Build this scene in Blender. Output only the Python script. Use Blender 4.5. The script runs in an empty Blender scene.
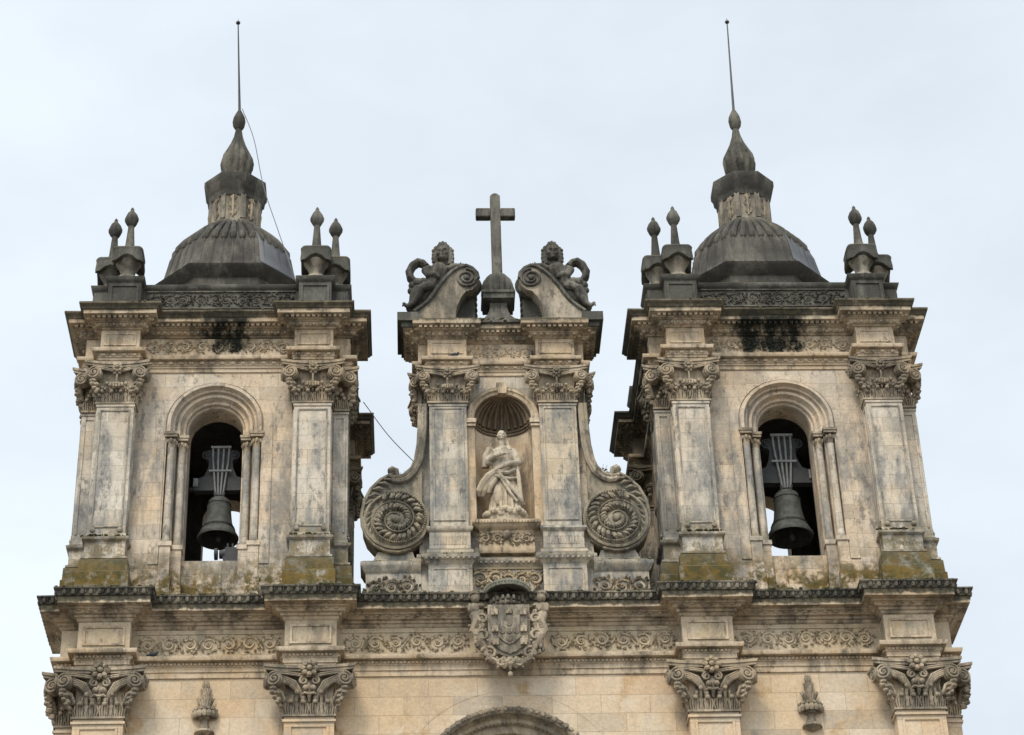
import bpy, bmesh, math, random
from math import sin, cos, pi, radians, sqrt, atan2
from mathutils import Vector, Matrix

S = bpy.context.scene
random.seed(7)

# ------------------------------------------------------------------ camera
CAM = Vector((-2.35941, -52.58113, 0.0))
YAW, PITCH, ROLL, F = 0.0524224, 0.5873764, -0.0344630, 2381.94
fwd = Vector((sin(YAW) * cos(PITCH), cos(YAW) * cos(PITCH), sin(PITCH)))
r0 = Vector((cos(YAW), -sin(YAW), 0)); u0 = r0.cross(fwd)
RGT = cos(ROLL) * r0 + sin(ROLL) * u0
UPV = -sin(ROLL) * r0 + cos(ROLL) * u0
cam = bpy.data.cameras.new("camera"); cam_o = bpy.data.objects.new("camera", cam)
S.collection.objects.link(cam_o)
M = Matrix((RGT, UPV, -fwd)).transposed().to_4x4(); M.translation = CAM
cam_o.matrix_world = M
cam.sensor_width = 36; cam.lens = F / 1024 * 36; cam.clip_start = 0.5; cam.clip_end = 5000
S.camera = cam_o

def at(px, py, Y):
    """measured photo pixel -> the point of the wall plane y = Y it shows"""
    d = fwd + RGT * ((px - 512) / F) + UPV * ((367.5 - py) / F)
    return CAM + d * ((Y - CAM.y) / d.y)

# ------------------------------------------------------------------ sky, sun, exposure
SUN_EL, SUN_AZ = radians(52), radians(205)      # azimuth clockwise from +y (north)
w = bpy.data.worlds.new("World"); S.world = w; w.use_nodes = True
nt = w.node_tree; nt.nodes.clear()
wo = nt.nodes.new('ShaderNodeOutputWorld'); bg = nt.nodes.new('ShaderNodeBackground')
sky = nt.nodes.new('ShaderNodeTexSky'); sky.sky_type = 'NISHITA'; sky.sun_disc = False
sky.sun_elevation = SUN_EL; sky.sun_rotation = SUN_AZ
tc = nt.nodes.new('ShaderNodeTexCoord')
mp = nt.nodes.new('ShaderNodeMapping'); mp.inputs['Scale'].default_value = (1.6, 1.6, 3.4)
no = nt.nodes.new('ShaderNodeTexNoise'); no.inputs['Scale'].default_value = 2.0; no.inputs['Detail'].default_value = 5
no.inputs['Roughness'].default_value = .58
nt.links.new(tc.outputs['Generated'], mp.inputs[0]); nt.links.new(mp.outputs[0], no.inputs['Vector'])
cr = nt.nodes.new('ShaderNodeValToRGB')
cr.color_ramp.elements[0].position = .34; cr.color_ramp.elements[0].color = (.69, .762, .832, 1)
cr.color_ramp.elements[1].position = .64; cr.color_ramp.elements[1].color = (.83, .905, .978, 1)
nt.links.new(no.outputs['Fac'], cr.inputs[0])
sx = nt.nodes.new('ShaderNodeSeparateXYZ'); nt.links.new(tc.outputs['Generated'], sx.inputs[0])
# overcast dome: brighter towards the zenith and towards the veiled sun behind the camera
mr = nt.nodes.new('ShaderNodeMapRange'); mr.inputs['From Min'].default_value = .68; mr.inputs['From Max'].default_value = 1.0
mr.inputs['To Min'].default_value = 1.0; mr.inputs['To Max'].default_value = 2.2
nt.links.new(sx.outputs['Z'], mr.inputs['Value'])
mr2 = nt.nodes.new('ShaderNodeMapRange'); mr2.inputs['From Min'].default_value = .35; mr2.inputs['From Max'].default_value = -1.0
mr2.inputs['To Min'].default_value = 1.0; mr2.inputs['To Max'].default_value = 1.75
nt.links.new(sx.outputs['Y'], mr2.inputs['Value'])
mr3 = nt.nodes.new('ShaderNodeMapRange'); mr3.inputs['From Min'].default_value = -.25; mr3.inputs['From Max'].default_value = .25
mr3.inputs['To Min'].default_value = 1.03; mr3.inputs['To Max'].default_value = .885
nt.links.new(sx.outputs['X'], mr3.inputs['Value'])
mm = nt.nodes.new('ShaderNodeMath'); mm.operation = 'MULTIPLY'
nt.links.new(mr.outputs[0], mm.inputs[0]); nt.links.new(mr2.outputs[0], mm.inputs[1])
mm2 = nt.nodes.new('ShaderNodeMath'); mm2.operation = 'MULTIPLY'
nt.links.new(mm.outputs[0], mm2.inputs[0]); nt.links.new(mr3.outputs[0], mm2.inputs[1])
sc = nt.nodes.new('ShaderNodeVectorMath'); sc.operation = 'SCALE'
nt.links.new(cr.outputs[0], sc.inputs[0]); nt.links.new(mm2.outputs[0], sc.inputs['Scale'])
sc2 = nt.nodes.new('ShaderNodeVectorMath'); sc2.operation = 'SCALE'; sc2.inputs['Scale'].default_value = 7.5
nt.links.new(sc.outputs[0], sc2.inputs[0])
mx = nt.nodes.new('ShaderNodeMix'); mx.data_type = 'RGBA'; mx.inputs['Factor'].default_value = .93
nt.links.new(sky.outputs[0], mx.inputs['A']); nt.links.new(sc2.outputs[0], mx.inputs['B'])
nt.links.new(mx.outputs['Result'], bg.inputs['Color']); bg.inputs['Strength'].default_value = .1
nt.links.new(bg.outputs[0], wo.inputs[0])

sun = bpy.data.lights.new("sun", 'SUN'); sun.energy = 1.5; sun.angle = radians(15); sun.color = (1, .93, .82)
sun_o = bpy.data.objects.new("sun", sun); S.collection.objects.link(sun_o)
sd = Vector((sin(SUN_AZ) * cos(SUN_EL), cos(SUN_AZ) * cos(SUN_EL), sin(SUN_EL)))
sun_o.rotation_euler = sd.to_track_quat('Z', 'Y').to_euler(); sun_o.location = (-30, -60, 80)
vs = S.view_settings
vs.view_transform = 'Standard'; vs.look = 'None'; vs.gamma = 1; vs.use_curve_mapping = False; vs.exposure = 0.70
S.cycles.max_bounces = 5; S.cycles.diffuse_bounces = 3; S.cycles.glossy_bounces = 2

# ------------------------------------------------------------------ materials
class NT:
    def __init__(s, name):
        s.m = bpy.data.materials.new(name); s.m.use_nodes = True
        s.t = s.m.node_tree; s.t.nodes.clear()
        s.out = s.n('OutputMaterial'); s.b = s.n('BsdfPrincipled')
        s.t.links.new(s.b.outputs[0], s.out.inputs[0])
        s.geo = s.n('NewGeometry'); s.pos = s.geo.outputs['Position']
        x = s.n('SeparateXYZ'); s.l(s.pos, x.inputs[0]); s.X, s.Y, s.Z = x.outputs
        x = s.n('SeparateXYZ'); s.l(s.geo.outputs['True Normal'], x.inputs[0]); s.NZ = x.outputs['Z']
    def n(s, k): return s.t.nodes.new('ShaderNode' + k)
    def l(s, a, b): s.t.links.new(a, b)
    def put(s, sock, v):
        if hasattr(v, 'is_output'): s.l(v, sock)
        elif isinstance(v, (tuple, list)) and len(v) == 3 and sock.type == 'RGBA': sock.default_value = (*v, 1)
        else: sock.default_value = v
    def math(s, op, a, b=None, clamp=False):
        k = s.n('Math'); k.operation = op; k.use_clamp = clamp; s.put(k.inputs[0], a)
        if b is not None: s.put(k.inputs[1], b)
        return k.outputs[0]
    def mix(s, f, a, b, mode='MIX'):
        k = s.n('Mix'); k.data_type = 'RGBA'; k.blend_type = mode; k.clamp_factor = True
        s.put(k.inputs['Factor'], f); s.put(k.inputs['A'], a); s.put(k.inputs['B'], b)
        return k.outputs['Result']
    def ramp(s, v, a, b, lo=0., hi=1.):
        k = s.n('MapRange'); k.interpolation_type = 'SMOOTHSTEP'; s.put(k.inputs['Value'], v)
        k.inputs['From Min'].default_value = a; k.inputs['From Max'].default_value = b
        k.inputs['To Min'].default_value = lo; k.inputs['To Max'].default_value = hi
        return k.outputs[0]
    def noise(s, scale, detail=5, rough=.6, sc=(1, 1, 1), off=(0, 0, 0)):
        mp = s.n('Mapping'); mp.inputs['Scale'].default_value = sc; mp.inputs['Location'].default_value = off
        s.l(s.pos, mp.inputs[0]); k = s.n('TexNoise'); s.l(mp.outputs[0], k.inputs['Vector'])
        k.inputs['Scale'].default_value = scale; k.inputs['Detail'].default_value = detail
        k.inputs['Roughness'].default_value = rough
        return k.outputs['Fac']

def stone(name, c1, c2, grey=(.2, .19, .165), gamt=(.5, .72), gmax=.8, brick=None, top=.8, topc=(.085, .08, .06), moss=None,
          stains=(), bump=.35, speck=.36, rust=0., offs=0., mth=(.40, .56), drip=(), fade=None, patch=.0, dark_flank=False, freck=.68):
    k = NT(name); o = (offs, offs * .7, offs * 1.3)
    col = k.mix(k.ramp(k.noise(.55, 5, .6, off=o), .35, .65), c1, c2)
    height = k.noise(9, 6, .7, off=o)
    if brick:
        bx = k.n('CombineXYZ'); k.l(k.math('ADD', k.X, k.Y), bx.inputs[0]); k.l(k.Z, bx.inputs[1])
        br = k.n('TexBrick'); k.l(bx.outputs[0], br.inputs['Vector'])
        br.inputs['Scale'].default_value = 1; br.inputs['Brick Width'].default_value = brick[0]
        br.inputs['Row Height'].default_value = brick[1]; br.inputs['Mortar Size'].default_value = .009
        br.inputs['Mortar Smooth'].default_value = .3; br.inputs['Bias'].default_value = 0
        br.inputs['Color1'].default_value = (.80, .76, .70, 1); br.inputs['Color2'].default_value = (1.10, 1.09, 1.07, 1)
        br.inputs['Mortar'].default_value = (.60, .55, .48, 1)
        col = k.mix(.75, col, br.outputs['Color'], 'MULTIPLY')
        height = k.math('SUBTRACT', height, k.math('MULTIPLY', br.outputs['Fac'], k.ramp(k.noise(2.2, 3, .6), .35, .65, .1, .8)))
    if rust:
        f = k.math('MULTIPLY', k.ramp(k.noise(1.1, 6, .62, (1, 1, .9), (3 + offs, 1, 2)), .56, .70), rust)
        col = k.mix(f, col, (.40, .25, .11))
    # grey weathering running down the face
    f = k.math('MULTIPLY', k.ramp(k.noise(1.5, 9, .68, (1.2, 1.2, .32), o), gamt[0], gamt[1]), gmax)
    f = k.math('MULTIPLY', f, k.ramp(k.noise(6, 6, .7, (1, 1, .7)), .3, .6, .55, 1.0))
    if fade: f = k.math('MULTIPLY', f, k.ramp(k.Z, fade[0], fade[1], .35, 1.0))
    if patch and brick:                      # single blocks that went grey or were replaced
        b2 = k.n('TexBrick'); k.l(bx.outputs[0], b2.inputs['Vector'])
        b2.inputs['Scale'].default_value = 1; b2.inputs['Brick Width'].default_value = brick[0]
        b2.inputs['Row Height'].default_value = brick[1]; b2.inputs['Mortar Size'].default_value = .0
        b2.inputs['Color1'].default_value = (0, 0, 0, 1); b2.inputs['Color2'].default_value = (1, 1, 1, 1); b2.inputs['Bias'].default_value = .0
        pv = k.n('RGBToBW'); k.l(b2.outputs['Color'], pv.inputs[0])
        col = k.mix(k.ramp(pv.outputs[0], .72, .95, 0, patch), col, (.50, .335, .19))
        col = k.mix(k.math('MULTIPLY', k.ramp(pv.outputs[0], .30, .05, 0, patch), k.ramp(k.noise(5, 5, .7), .35, .6)), col, grey)
    col = k.mix(f, col, grey)
    # dark lichen freckles
    ff = k.math('MULTIPLY', k.ramp(k.noise(4.4, 10, .76, (1.1, 1.1, .5), (o[0], 4, 1)), .52, .61), k.ramp(k.noise(.9, 4, .6, off=(2, o[1], 0)), .36, .58, .12 * freck, freck))
    col = k.mix(ff, col, tuple(x * .52 for x in grey))
    # fine mottling
    sp = k.ramp(k.noise(16, 5, .75), .3, .7, 1 - .40 * speck, 1 + .22 * speck)
    cs = k.n('CombineColor'); [k.l(sp, cs.inputs[i]) for i in range(3)]
    col = k.mix(1., col, cs.outputs[0], 'MULTIPLY')
    # thin pitting / pale spots
    f = k.ramp(k.noise(34, 3, .6, off=o), .66, .74, 0, .35)
    col = k.mix(f, col, (.09, .08, .06))
    if moss:
        z0, z1, amt = moss
        f = k.math('MULTIPLY', k.ramp(k.Z, z1, z0), amt)
        f = k.math('MULTIPLY', f, k.ramp(k.noise(2.6, 8, .72, off=(5, 2, 1)), *mth))
        mc = k.mix(k.ramp(k.noise(5, 6, .7), .4, .62), (.125, .082, .022), (.062, .054, .021))
        col = k.mix(f, col, mc)
    for (x0, x1, za, zb, a) in stains:
        e = .45
        f = k.math('MULTIPLY', k.ramp(k.X, x0 - e, x0 + e), k.ramp(k.X, x1 + e, x1 - e))
        f = k.math('MULTIPLY', f, k.ramp(k.Z, za - .25, za + .35)); f = k.math('MULTIPLY', f, k.ramp(k.Z, zb + .2, zb - .1))
        f = k.math('MULTIPLY', k.ramp(k.math('ADD', k.math('MULTIPLY', f, .45), k.noise(2.4, 10, .75, (1.3, 1, .5), (x0, 0, 0))), .73, .97), a)
        col = k.mix(f, col, (.020, .021, .016))
    for (zt, dep, a, th) in drip:            # dark lichen on an upper edge with runs below it
        f = k.math('MULTIPLY', k.ramp(k.Z, zt - dep, zt), k.ramp(k.Z, zt + .06, zt + .02))
        f = k.math('ADD', k.math('MULTIPLY', f, .6), k.noise(1.7, 8, .7, (1.6, 1.6, .35), (7, 3, 0)))
        col = k.mix(k.ramp(f, th, th + .2, 0, a), col, k.mix(k.ramp(k.noise(7, 4, .7), .4, .6), (.045, .042, .033), (.085, .072, .045)))
    if dark_flank:                                 # uneven near-black tone on the tower flanks facing the gable
        for (x0, x1, a) in ((3.0, 4.25, .85), (-4.25, -3.0, .55)):
            f = k.math('MULTIPLY', k.ramp(k.X, x0 - .1, x0 + .1), k.ramp(k.X, x1 + .12, x1 - .12))
            f = k.math('MULTIPLY', f, k.ramp(k.Y, -2.25, -1.6)); f = k.math('MULTIPLY', f, k.ramp(k.noise(2.1, 7, .7, (1, 1, .6)), .33, .55, .25, 1.))
            col = k.mix(k.math('MULTIPLY', f, a), col, (.045, .043, .034))
    if top:
        f = k.math('MULTIPLY', k.ramp(k.NZ, .25, .7), k.ramp(k.noise(4, 6, .7), .25, .5, .5, 1.))
        tcx = k.mix(k.ramp(k.noise(2.3, 5, .6), .45, .6), topc, (.12, .095, .035))
        col = k.mix(k.math('MULTIPLY', f, top), col, tcx)
    k.l(col, k.b.inputs['Base Color']); k.b.inputs['Roughness'].default_value = .92
    k.b.inputs['Specular IOR Level'].default_value = .15
    bp = k.n('Bump'); bp.inputs['Strength'].default_value = bump; bp.inputs['Distance'].default_value = .05
    k.l(height, bp.inputs['Height']); k.l(bp.outputs[0], k.b.inputs['Normal'])
    return k.m

CREAM, OCHRE = (.60, .495, .375), (.56, .415, .27)
MAT = {}
MAT['wall'] = stone('limestone_blocks', (.60, .505, .385), (.575, .43, .28), (.36, .31, .245), (.50, .70), .4, brick=(1.15, .47), rust=.8, patch=.55, freck=.16)
MAT['tower'] = stone('weathered_blocks', (.60, .515, .41), (.555, .435, .305), (.215, .20, .175), (.43, .60), .88, brick=(.95, .40), moss=(27.5, 28.8, 1.), rust=.4, fade=(33.6, 30.8), patch=.3, dark_flank=True)
MAT['shaft'] = stone('weathered_panels', (.58, .52, .435), (.52, .445, .345), (.205, .20, .185), (.42, .58), .9, brick=(.9, .42), fade=(32.6, 30.6), patch=.25,
                     moss=(28.4, 29.4, .7), rust=.25, offs=3, dark_flank=True)
MAT['frame'] = stone('panel_frame_stone', (.47, .40, .31), (.38, .315, .235), (.15, .142, .125), (.40, .56), .9, offs=5, dark_flank=True)
MAT['plinth'] = stone('mossy_plinth', (.36, .32, .25), (.28, .24, .175), (.15, .145, .12), (.38, .56), .9, moss=(27.4, 29.2, 1.), top=1., mth=(.345, .50), dark_flank=True)
MAT['gable'] = stone('gable_blocks', (.55, .49, .40), (.49, .405, .295), (.175, .175, .165), (.42, .58), .9, brick=(.85, .45), patch=.25, rust=.35, offs=7)
MAT['mould'] = stone('moulded_stone', (.57, .455, .325), (.50, .37, .235), (.17, .14, .10), (.45, .63), .85, rust=.45, offs=11,
                     stains=((-7.4, -6.3, 34.1, 35.3, 1.), (6.1, 8.0, 34.0, 35.3, 1.)), dark_flank=True)
MAT['cornice'] = stone('cornice_stone', (.50, .405, .29), (.42, .315, .205), (.13, .11, .083), (.43, .6), .9, rust=.35, offs=17,
                       stains=((-7.75, -6.25, 34.05, 35.4, 1.), (6.0, 8.1, 34.0, 35.4, 1.)), drip=((35.21, .36, .8, .80), (35.09, .25, .8, .82)), dark_flank=True)
MAT['corona'] = stone('corona_stone', (.52, .425, .305), (.42, .31, .195), (.14, .113, .083), (.44, .62), .9, rust=.4, offs=19, drip=((26.70, .30, .95, .68),))
MAT['mainlip'] = stone('main_cornice_stone', (.25, .215, .16), (.15, .13, .095), (.042, .04, .033), (.37, .54), .95, offs=23)
MAT['carved'] = stone('carved_stone', (.45, .365, .26), (.36, .275, .178), (.125, .108, .085), (.42, .59), .88, offs=29, bump=.5, dark_flank=True)
MAT['frieze'] = stone('carved_frieze', (.52, .42, .295), (.46, .355, .225), (.20, .165, .12), (.47, .66), .7, offs=31, rust=.5,
                      stains=((-7.4, -6.3, 33.9, 35.2, 1.), (6.1, 8.0, 33.8, 35.2, 1.)))
MAT['crown'] = stone('crown_stone', (.33, .31, .24), (.25, .24, .17), (.15, .15, .12), (.42, .6), .8, offs=33)
MAT['dark'] = stone('lichen_and_shade_dark_stone', (.085, .08, .066), (.05, .047, .04), (.17, .162, .135), (.46, .62), .75, top=.6,
                    topc=(.05, .05, .042), offs=37, bump=.5)
MAT['roof'] = stone('blackened_dome_stone', (.072, .066, .055), (.042, .039, .034), (.16, .148, .118), (.46, .63), .75, top=.3,
                    topc=(.055, .052, .045), offs=41, bump=.5)
MAT['fine'] = stone('dome_finial_stone', (.17, .155, .12), (.09, .083, .066), (.04, .038, .032), (.40, .57), .9, top=.5, offs=43, bump=.4)
MAT['lantern'] = stone('lantern_stone', (.33, .29, .225), (.26, .222, .165), (.075, .07, .058), (.41, .58), .9, top=.5, offs=47)
MAT['putto'] = stone('weathered_statue_stone', (.20, .185, .15), (.12, .11, .09), (.042, .04, .034), (.40, .55), .92, top=.45,
                     topc=(.07, .066, .052), offs=53, bump=.3)
MAT['console'] = stone('console_stone', (.42, .355, .27), (.34, .275, .19), (.10, .09, .073), (.40, .57), .9, top=.9, offs=59)
MAT['virgin'] = stone('pale_statue_stone', (.52, .445, .34), (.45, .365, .25), (.20, .17, .13), (.44, .62), .65, top=.25, offs=61, bump=.15, speck=.25)
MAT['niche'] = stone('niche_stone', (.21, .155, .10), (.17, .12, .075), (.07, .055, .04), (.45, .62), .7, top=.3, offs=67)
MAT['volute'] = stone('volute_stone', (.35, .295, .215), (.27, .215, .14), (.10, .094, .076), (.41, .57), .9, top=.9, offs=71, bump=.45)
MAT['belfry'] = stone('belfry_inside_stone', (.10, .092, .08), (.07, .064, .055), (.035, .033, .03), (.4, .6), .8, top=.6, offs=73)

def simple(name, c, rough=.6, metal=0., var=.3, c2=None, sc=6):
    k = NT(name); c2 = c2 or tuple(x * (1 - var) for x in c)
    k.l(k.mix(k.ramp(k.noise(sc, 5, .65), .35, .65), c, c2), k.b.inputs['Base Color'])
    k.b.inputs['Roughness'].default_value = rough; k.b.inputs['Metallic'].default_value = metal
    return k.m
MAT['bronze'] = simple('dark_bronze', (.038, .036, .03), .8, .1, .5, (.075, .08, .066))
MAT['iron'] = simple('grey_iron_straps', (.23, .23, .22), .7, .1, .3)
MAT['yoke'] = simple('dark_painted_yoke', (.034, .034, .033), .7, 0, .35)
MAT['rod'] = simple('rod_metal', (.05, .048, .045), .5, .6)
MAT['cable'] = simple('cable_black', (.06, .055, .05), .6)
MAT['lead'] = simple('dull_lead', (.055, .055, .056), .5, .15, .4, sc=2)
MAT['pigeon'] = simple('pigeon_feathers', (.06, .062, .07), .8, 0, .5, sc=20)
MAT['glass'] = simple('dark_window_glass', (.02, .02, .022), .2)
MAT['ground'] = simple('plaza_paving', (.17, .155, .135), .9, 0, .25, sc=.4)
MAT['moss'] = simple('moss', (.062, .056, .022), .95, 0, .4, (.10, .082, .04), sc=5)
MAT['weed'] = simple('dry_weeds', (.10, .10, .035), .9, 0, .5)

# ------------------------------------------------------------------ mesh helpers
class MB:
    def __init__(s): s.v = []; s.f = []
    def add(s, vs, fs):
        o = len(s.v); s.v += [tuple(p) for p in vs]; s.f += [tuple(i + o for i in f) for f in fs]; return s
    def box(s, x0, x1, y0, y1, z0, z1):
        return s.add([(x0, y0, z0), (x1, y0, z0), (x1, y1, z0), (x0, y1, z0), (x0, y0, z1), (x1, y0, z1), (x1, y1, z1), (x0, y1, z1)],
              [(0, 3, 2, 1), (4, 5, 6, 7), (0, 1, 5, 4), (1, 2, 6, 5), (2, 3, 7, 6), (3, 0, 4, 7)])
    def obox(s, c, t, n, a, b, h):      # centre, tangent, normal (2d), half sizes
        vs = []
        for dz in (-h, h):
            for i, j in ((-a, -b), (a, -b), (a, b), (-a, b)):
                vs.append((c[0] + t[0] * i + n[0] * j, c[1] + t[1] * i + n[1] * j, c[2] + dz))
        return s.add(vs, [(0, 3, 2, 1), (4, 5, 6, 7), (0, 1, 5, 4), (1, 2, 6, 5), (2, 3, 7, 6), (3, 0, 4, 7)])
    def loft(s, rings, closed=True, cap0=False, cap1=False):
        n = len(rings[0]); vs = [p for r in rings for p in r]; fs = []
        for i in range(len(rings) - 1):
            for j in range(n if closed else n - 1):
                k = (j + 1) % n
                fs.append((i * n + j, i * n + k, (i + 1) * n + k, (i + 1) * n + j))
        if cap0: fs.append(tuple(range(n - 1, -1, -1)))
        if cap1: fs.append(tuple((len(rings) - 1) * n + j for j in range(n)))
        return s.add(vs, fs)
    def tube(s, path, rad, n=6, caps=True):
        P = [Vector(p) for p in path]; m = len(P)
        R = rad if isinstance(rad, (list, tuple)) else [rad] * m
        rings = []; ref = None
        for i in range(m):
            t = (P[min(i + 1, m - 1)] - P[max(i - 1, 0)])
            t = t.normalized() if t.length > 1e-9 else Vector((0, 0, 1))
            if ref is None: ref = Vector((0, 0, 1)) if abs(t.z) < .9 else Vector((1, 0, 0))
            a = (ref - t * ref.dot(t))
            a = a.normalized() if a.length > 1e-6 else t.orthogonal().normalized()
            ref = a; b = t.cross(a)
            rings.append([P[i] + (a * cos(2 * pi * k / n) + b * sin(2 * pi * k / n)) * R[i] for k in range(n)])
        return s.loft(rings, True, caps, caps)
    def ell(s, c, r, nu=8, nv=5, rot=None):
        if not isinstance(r, (tuple, list)): r = (r, r, r)
        vs = [Vector((0, 0, -r[2]))]
        for i in range(1, nv):
            a = -pi / 2 + pi * i / nv
            for j in range(nu):
                b = 2 * pi * j / nu; vs.append(Vector((r[0] * cos(a) * cos(b), r[1] * cos(a) * sin(b), r[2] * sin(a))))
        vs.append(Vector((0, 0, r[2]))); fs = []
        for j in range(nu): fs.append((0, 1 + (j + 1) % nu, 1 + j))
        for i in range(nv - 2):
            for j in range(nu):
                k = (j + 1) % nu; o = 1 + i * nu; fs.append((o + j, o + k, o + nu + k, o + nu + j))
        o = 1 + (nv - 2) * nu
        for j in range(nu): fs.append((o + j, o + (j + 1) % nu, len(vs) - 1))
        if rot is not None: vs = [rot @ q for q in vs]
        c = Vector(c); return s.add([q + c for q in vs], fs)
    def lathe(s, prof, c=(0, 0, 0), n=24, lobes=None, cap0=True, cap1=True):
        rings = []
        for r, z in prof:
            ring = []
            for k in range(n):
                a = 2 * pi * k / n; rr = r
                if lobes: rr = r * (1 + lobes[1] * (abs(cos(a * lobes[0] / 2)) - .6))
                ring.append((c[0] + rr * cos(a), c[1] + rr * sin(a), c[2] + z))
            rings.append(ring)
        return s.loft(rings, True, cap0, cap1)
    def prism(s, poly, y0, y1):         # polygon in (x, z) pushed through y
        n = len(poly)
        return s.add([(x, y0, z) for x, z in poly] + [(x, y1, z) for x, z in poly],
              [tuple(range(n)), tuple(range(2 * n - 1, n - 1, -1))] + [(i, i + n, (i + 1) % n + n, (i + 1) % n) for i in range(n)])
    def join(s, o, fn=None):
        return s.add([fn(Vector(p)) for p in o.v] if fn else o.v, o.f)
    def mesh(s, name, origin=(0, 0, 0), angle=38):
        me = bpy.data.meshes.new(name); o = Vector(origin)
        me.from_pydata([Vector(p) - o for p in s.v], [], s.f)
        bm = bmesh.new(); bm.from_mesh(me); bmesh.ops.recalc_face_normals(bm, faces=bm.faces[:]); bm.to_mesh(me); bm.free()
        me.shade_smooth(); me.set_sharp_from_angle(angle=radians(angle)); me.update()
        return me

def link(name, me, mat=None, parent=None, loc=(0, 0, 0), rotz=0):
    o = bpy.data.objects.new(name, me); S.collection.objects.link(o)
    if mat is not None and not me.materials: me.materials.append(MAT[mat])
    if parent is not None: o.parent = parent
    o.location = loc; o.rotation_euler = (0, 0, rotz)
    return o
def part(name, mb, mat, parent, origin=None, loc=(0, 0, 0), rotz=0, angle=38):
    """a mesh part; mb is in the thing's own frame unless origin says where that frame sits"""
    return link(name, mb.mesh(name, origin or (0, 0, 0), angle), mat, parent, loc, rotz)
def empty(name, loc, label, cat, group=None):
    o = bpy.data.objects.new(name, None); S.collection.objects.link(o); o.location = loc
    return tag(o, label, cat, group)
def tag(o, label, cat, group=None):
    o['label'] = label; o['category'] = cat
    if group: o['group'] = group
    return o
def kids(o): return [c for c in bpy.data.objects if c.parent == o]
def copy_tree(o, parent=None):
    ch = kids(o); c = o.copy(); S.collection.objects.link(c); c.parent = parent
    for k in ch: copy_tree(k, c)
    return c
def sculpt(mb, voxel, smooth=3, name='sculpt', origin=(0, 0, 0)):
    """merge overlapping closed shapes into one continuous carved surface"""
    me = mb.mesh(name, origin); o = bpy.data.objects.new(name, me); S.collection.objects.link(o)
    m = o.modifiers.new('r', 'REMESH'); m.mode = 'VOXEL'; m.voxel_size = voxel
    m = o.modifiers.new('s', 'SMOOTH'); m.factor = .5; m.iterations = smooth
    dg = bpy.context.evaluated_depsgraph_get()
    out = bpy.data.meshes.new_from_object(o.evaluated_get(dg)); out.name = name
    bpy.data.objects.remove(o); out.shade_smooth(); return out

def ring(pts, z): return [(x, y, z) for x, y in pts]
def mould(mb, outline, prof, cap0=True, cap1=True, wear=.006):
    base = outline(prof[0][0]); n = len(base); cnt = []
    for i in range(n):
        a, b = base[i], base[(i + 1) % n]; L = math.hypot(b[0] - a[0], b[1] - a[1])
        cnt.append(max(1, int(L / .45)) if (min(a[1], b[1]) < 3 and L < 30) else 1)
    rnd = random.Random(n * 31 + int(prof[0][1] * 100)); rings = []
    for p, z in prof:
        o = outline(p); out = []
        for i in range(n):
            a, b = o[i], o[(i + 1) % n]
            for k in range(cnt[i]):
                t = k / cnt[i]; wv = wear if k else wear * .4
                out.append((a[0] + (b[0] - a[0]) * t + rnd.uniform(-wv, wv), a[1] + (b[1] - a[1]) * t + rnd.uniform(-wv, wv), z + rnd.uniform(-wv, wv) * (1.6 if p > .4 else .6)))
        rings.append(out)
    mb.loft(rings, True, cap0, cap1); return mb
def row(mb, pts, pitch, make, faces=lambda n: n[1] < .5, inset=.5):
    n = len(pts)
    for i in range(n):
        a, b = Vector(pts[i]), Vector(pts[(i + 1) % n]); d = b - a; L = d.length
        if L < pitch * .9: continue
        t = d / L; nn = Vector((t.y, -t.x))
        if not faces(nn): continue
        k = max(1, int(L / pitch)); s0 = (L - k * pitch) / 2
        for j in range(k): make(mb, a + t * (s0 + (j + inset) * pitch), t, nn)
def dentil(z, h, wdt, dep):
    def mk(mb, p, t, n): mb.obox((p.x, p.y, z), t, n, wdt, dep, h)
    return mk
def egg(z, rz, rx, ry):
    def mk(mb, p, t, n):
        mb.ell((p.x, p.y, z), (rx, ry, rz), 6, 4, Matrix.Rotation(atan2(t.y, t.x), 3, 'Z'))
    return mk
def leaflet(z, rz, rx, ry):             # a drooping water-leaf of a cymatium, with a stalk beside it
    def mk(mb, p, t, n):
        R = Matrix.Rotation(atan2(t.y, t.x), 3, 'Z')
        mb.ell((p.x, p.y, z), (rx, ry, rz), 6, 4, R)
        q = p + t * rx * 1.35
        mb.ell((q.x, q.y, z + rz * .25), (rx * .3, ry * .6, rz * .7), 5, 4, R)
    return mk

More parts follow.
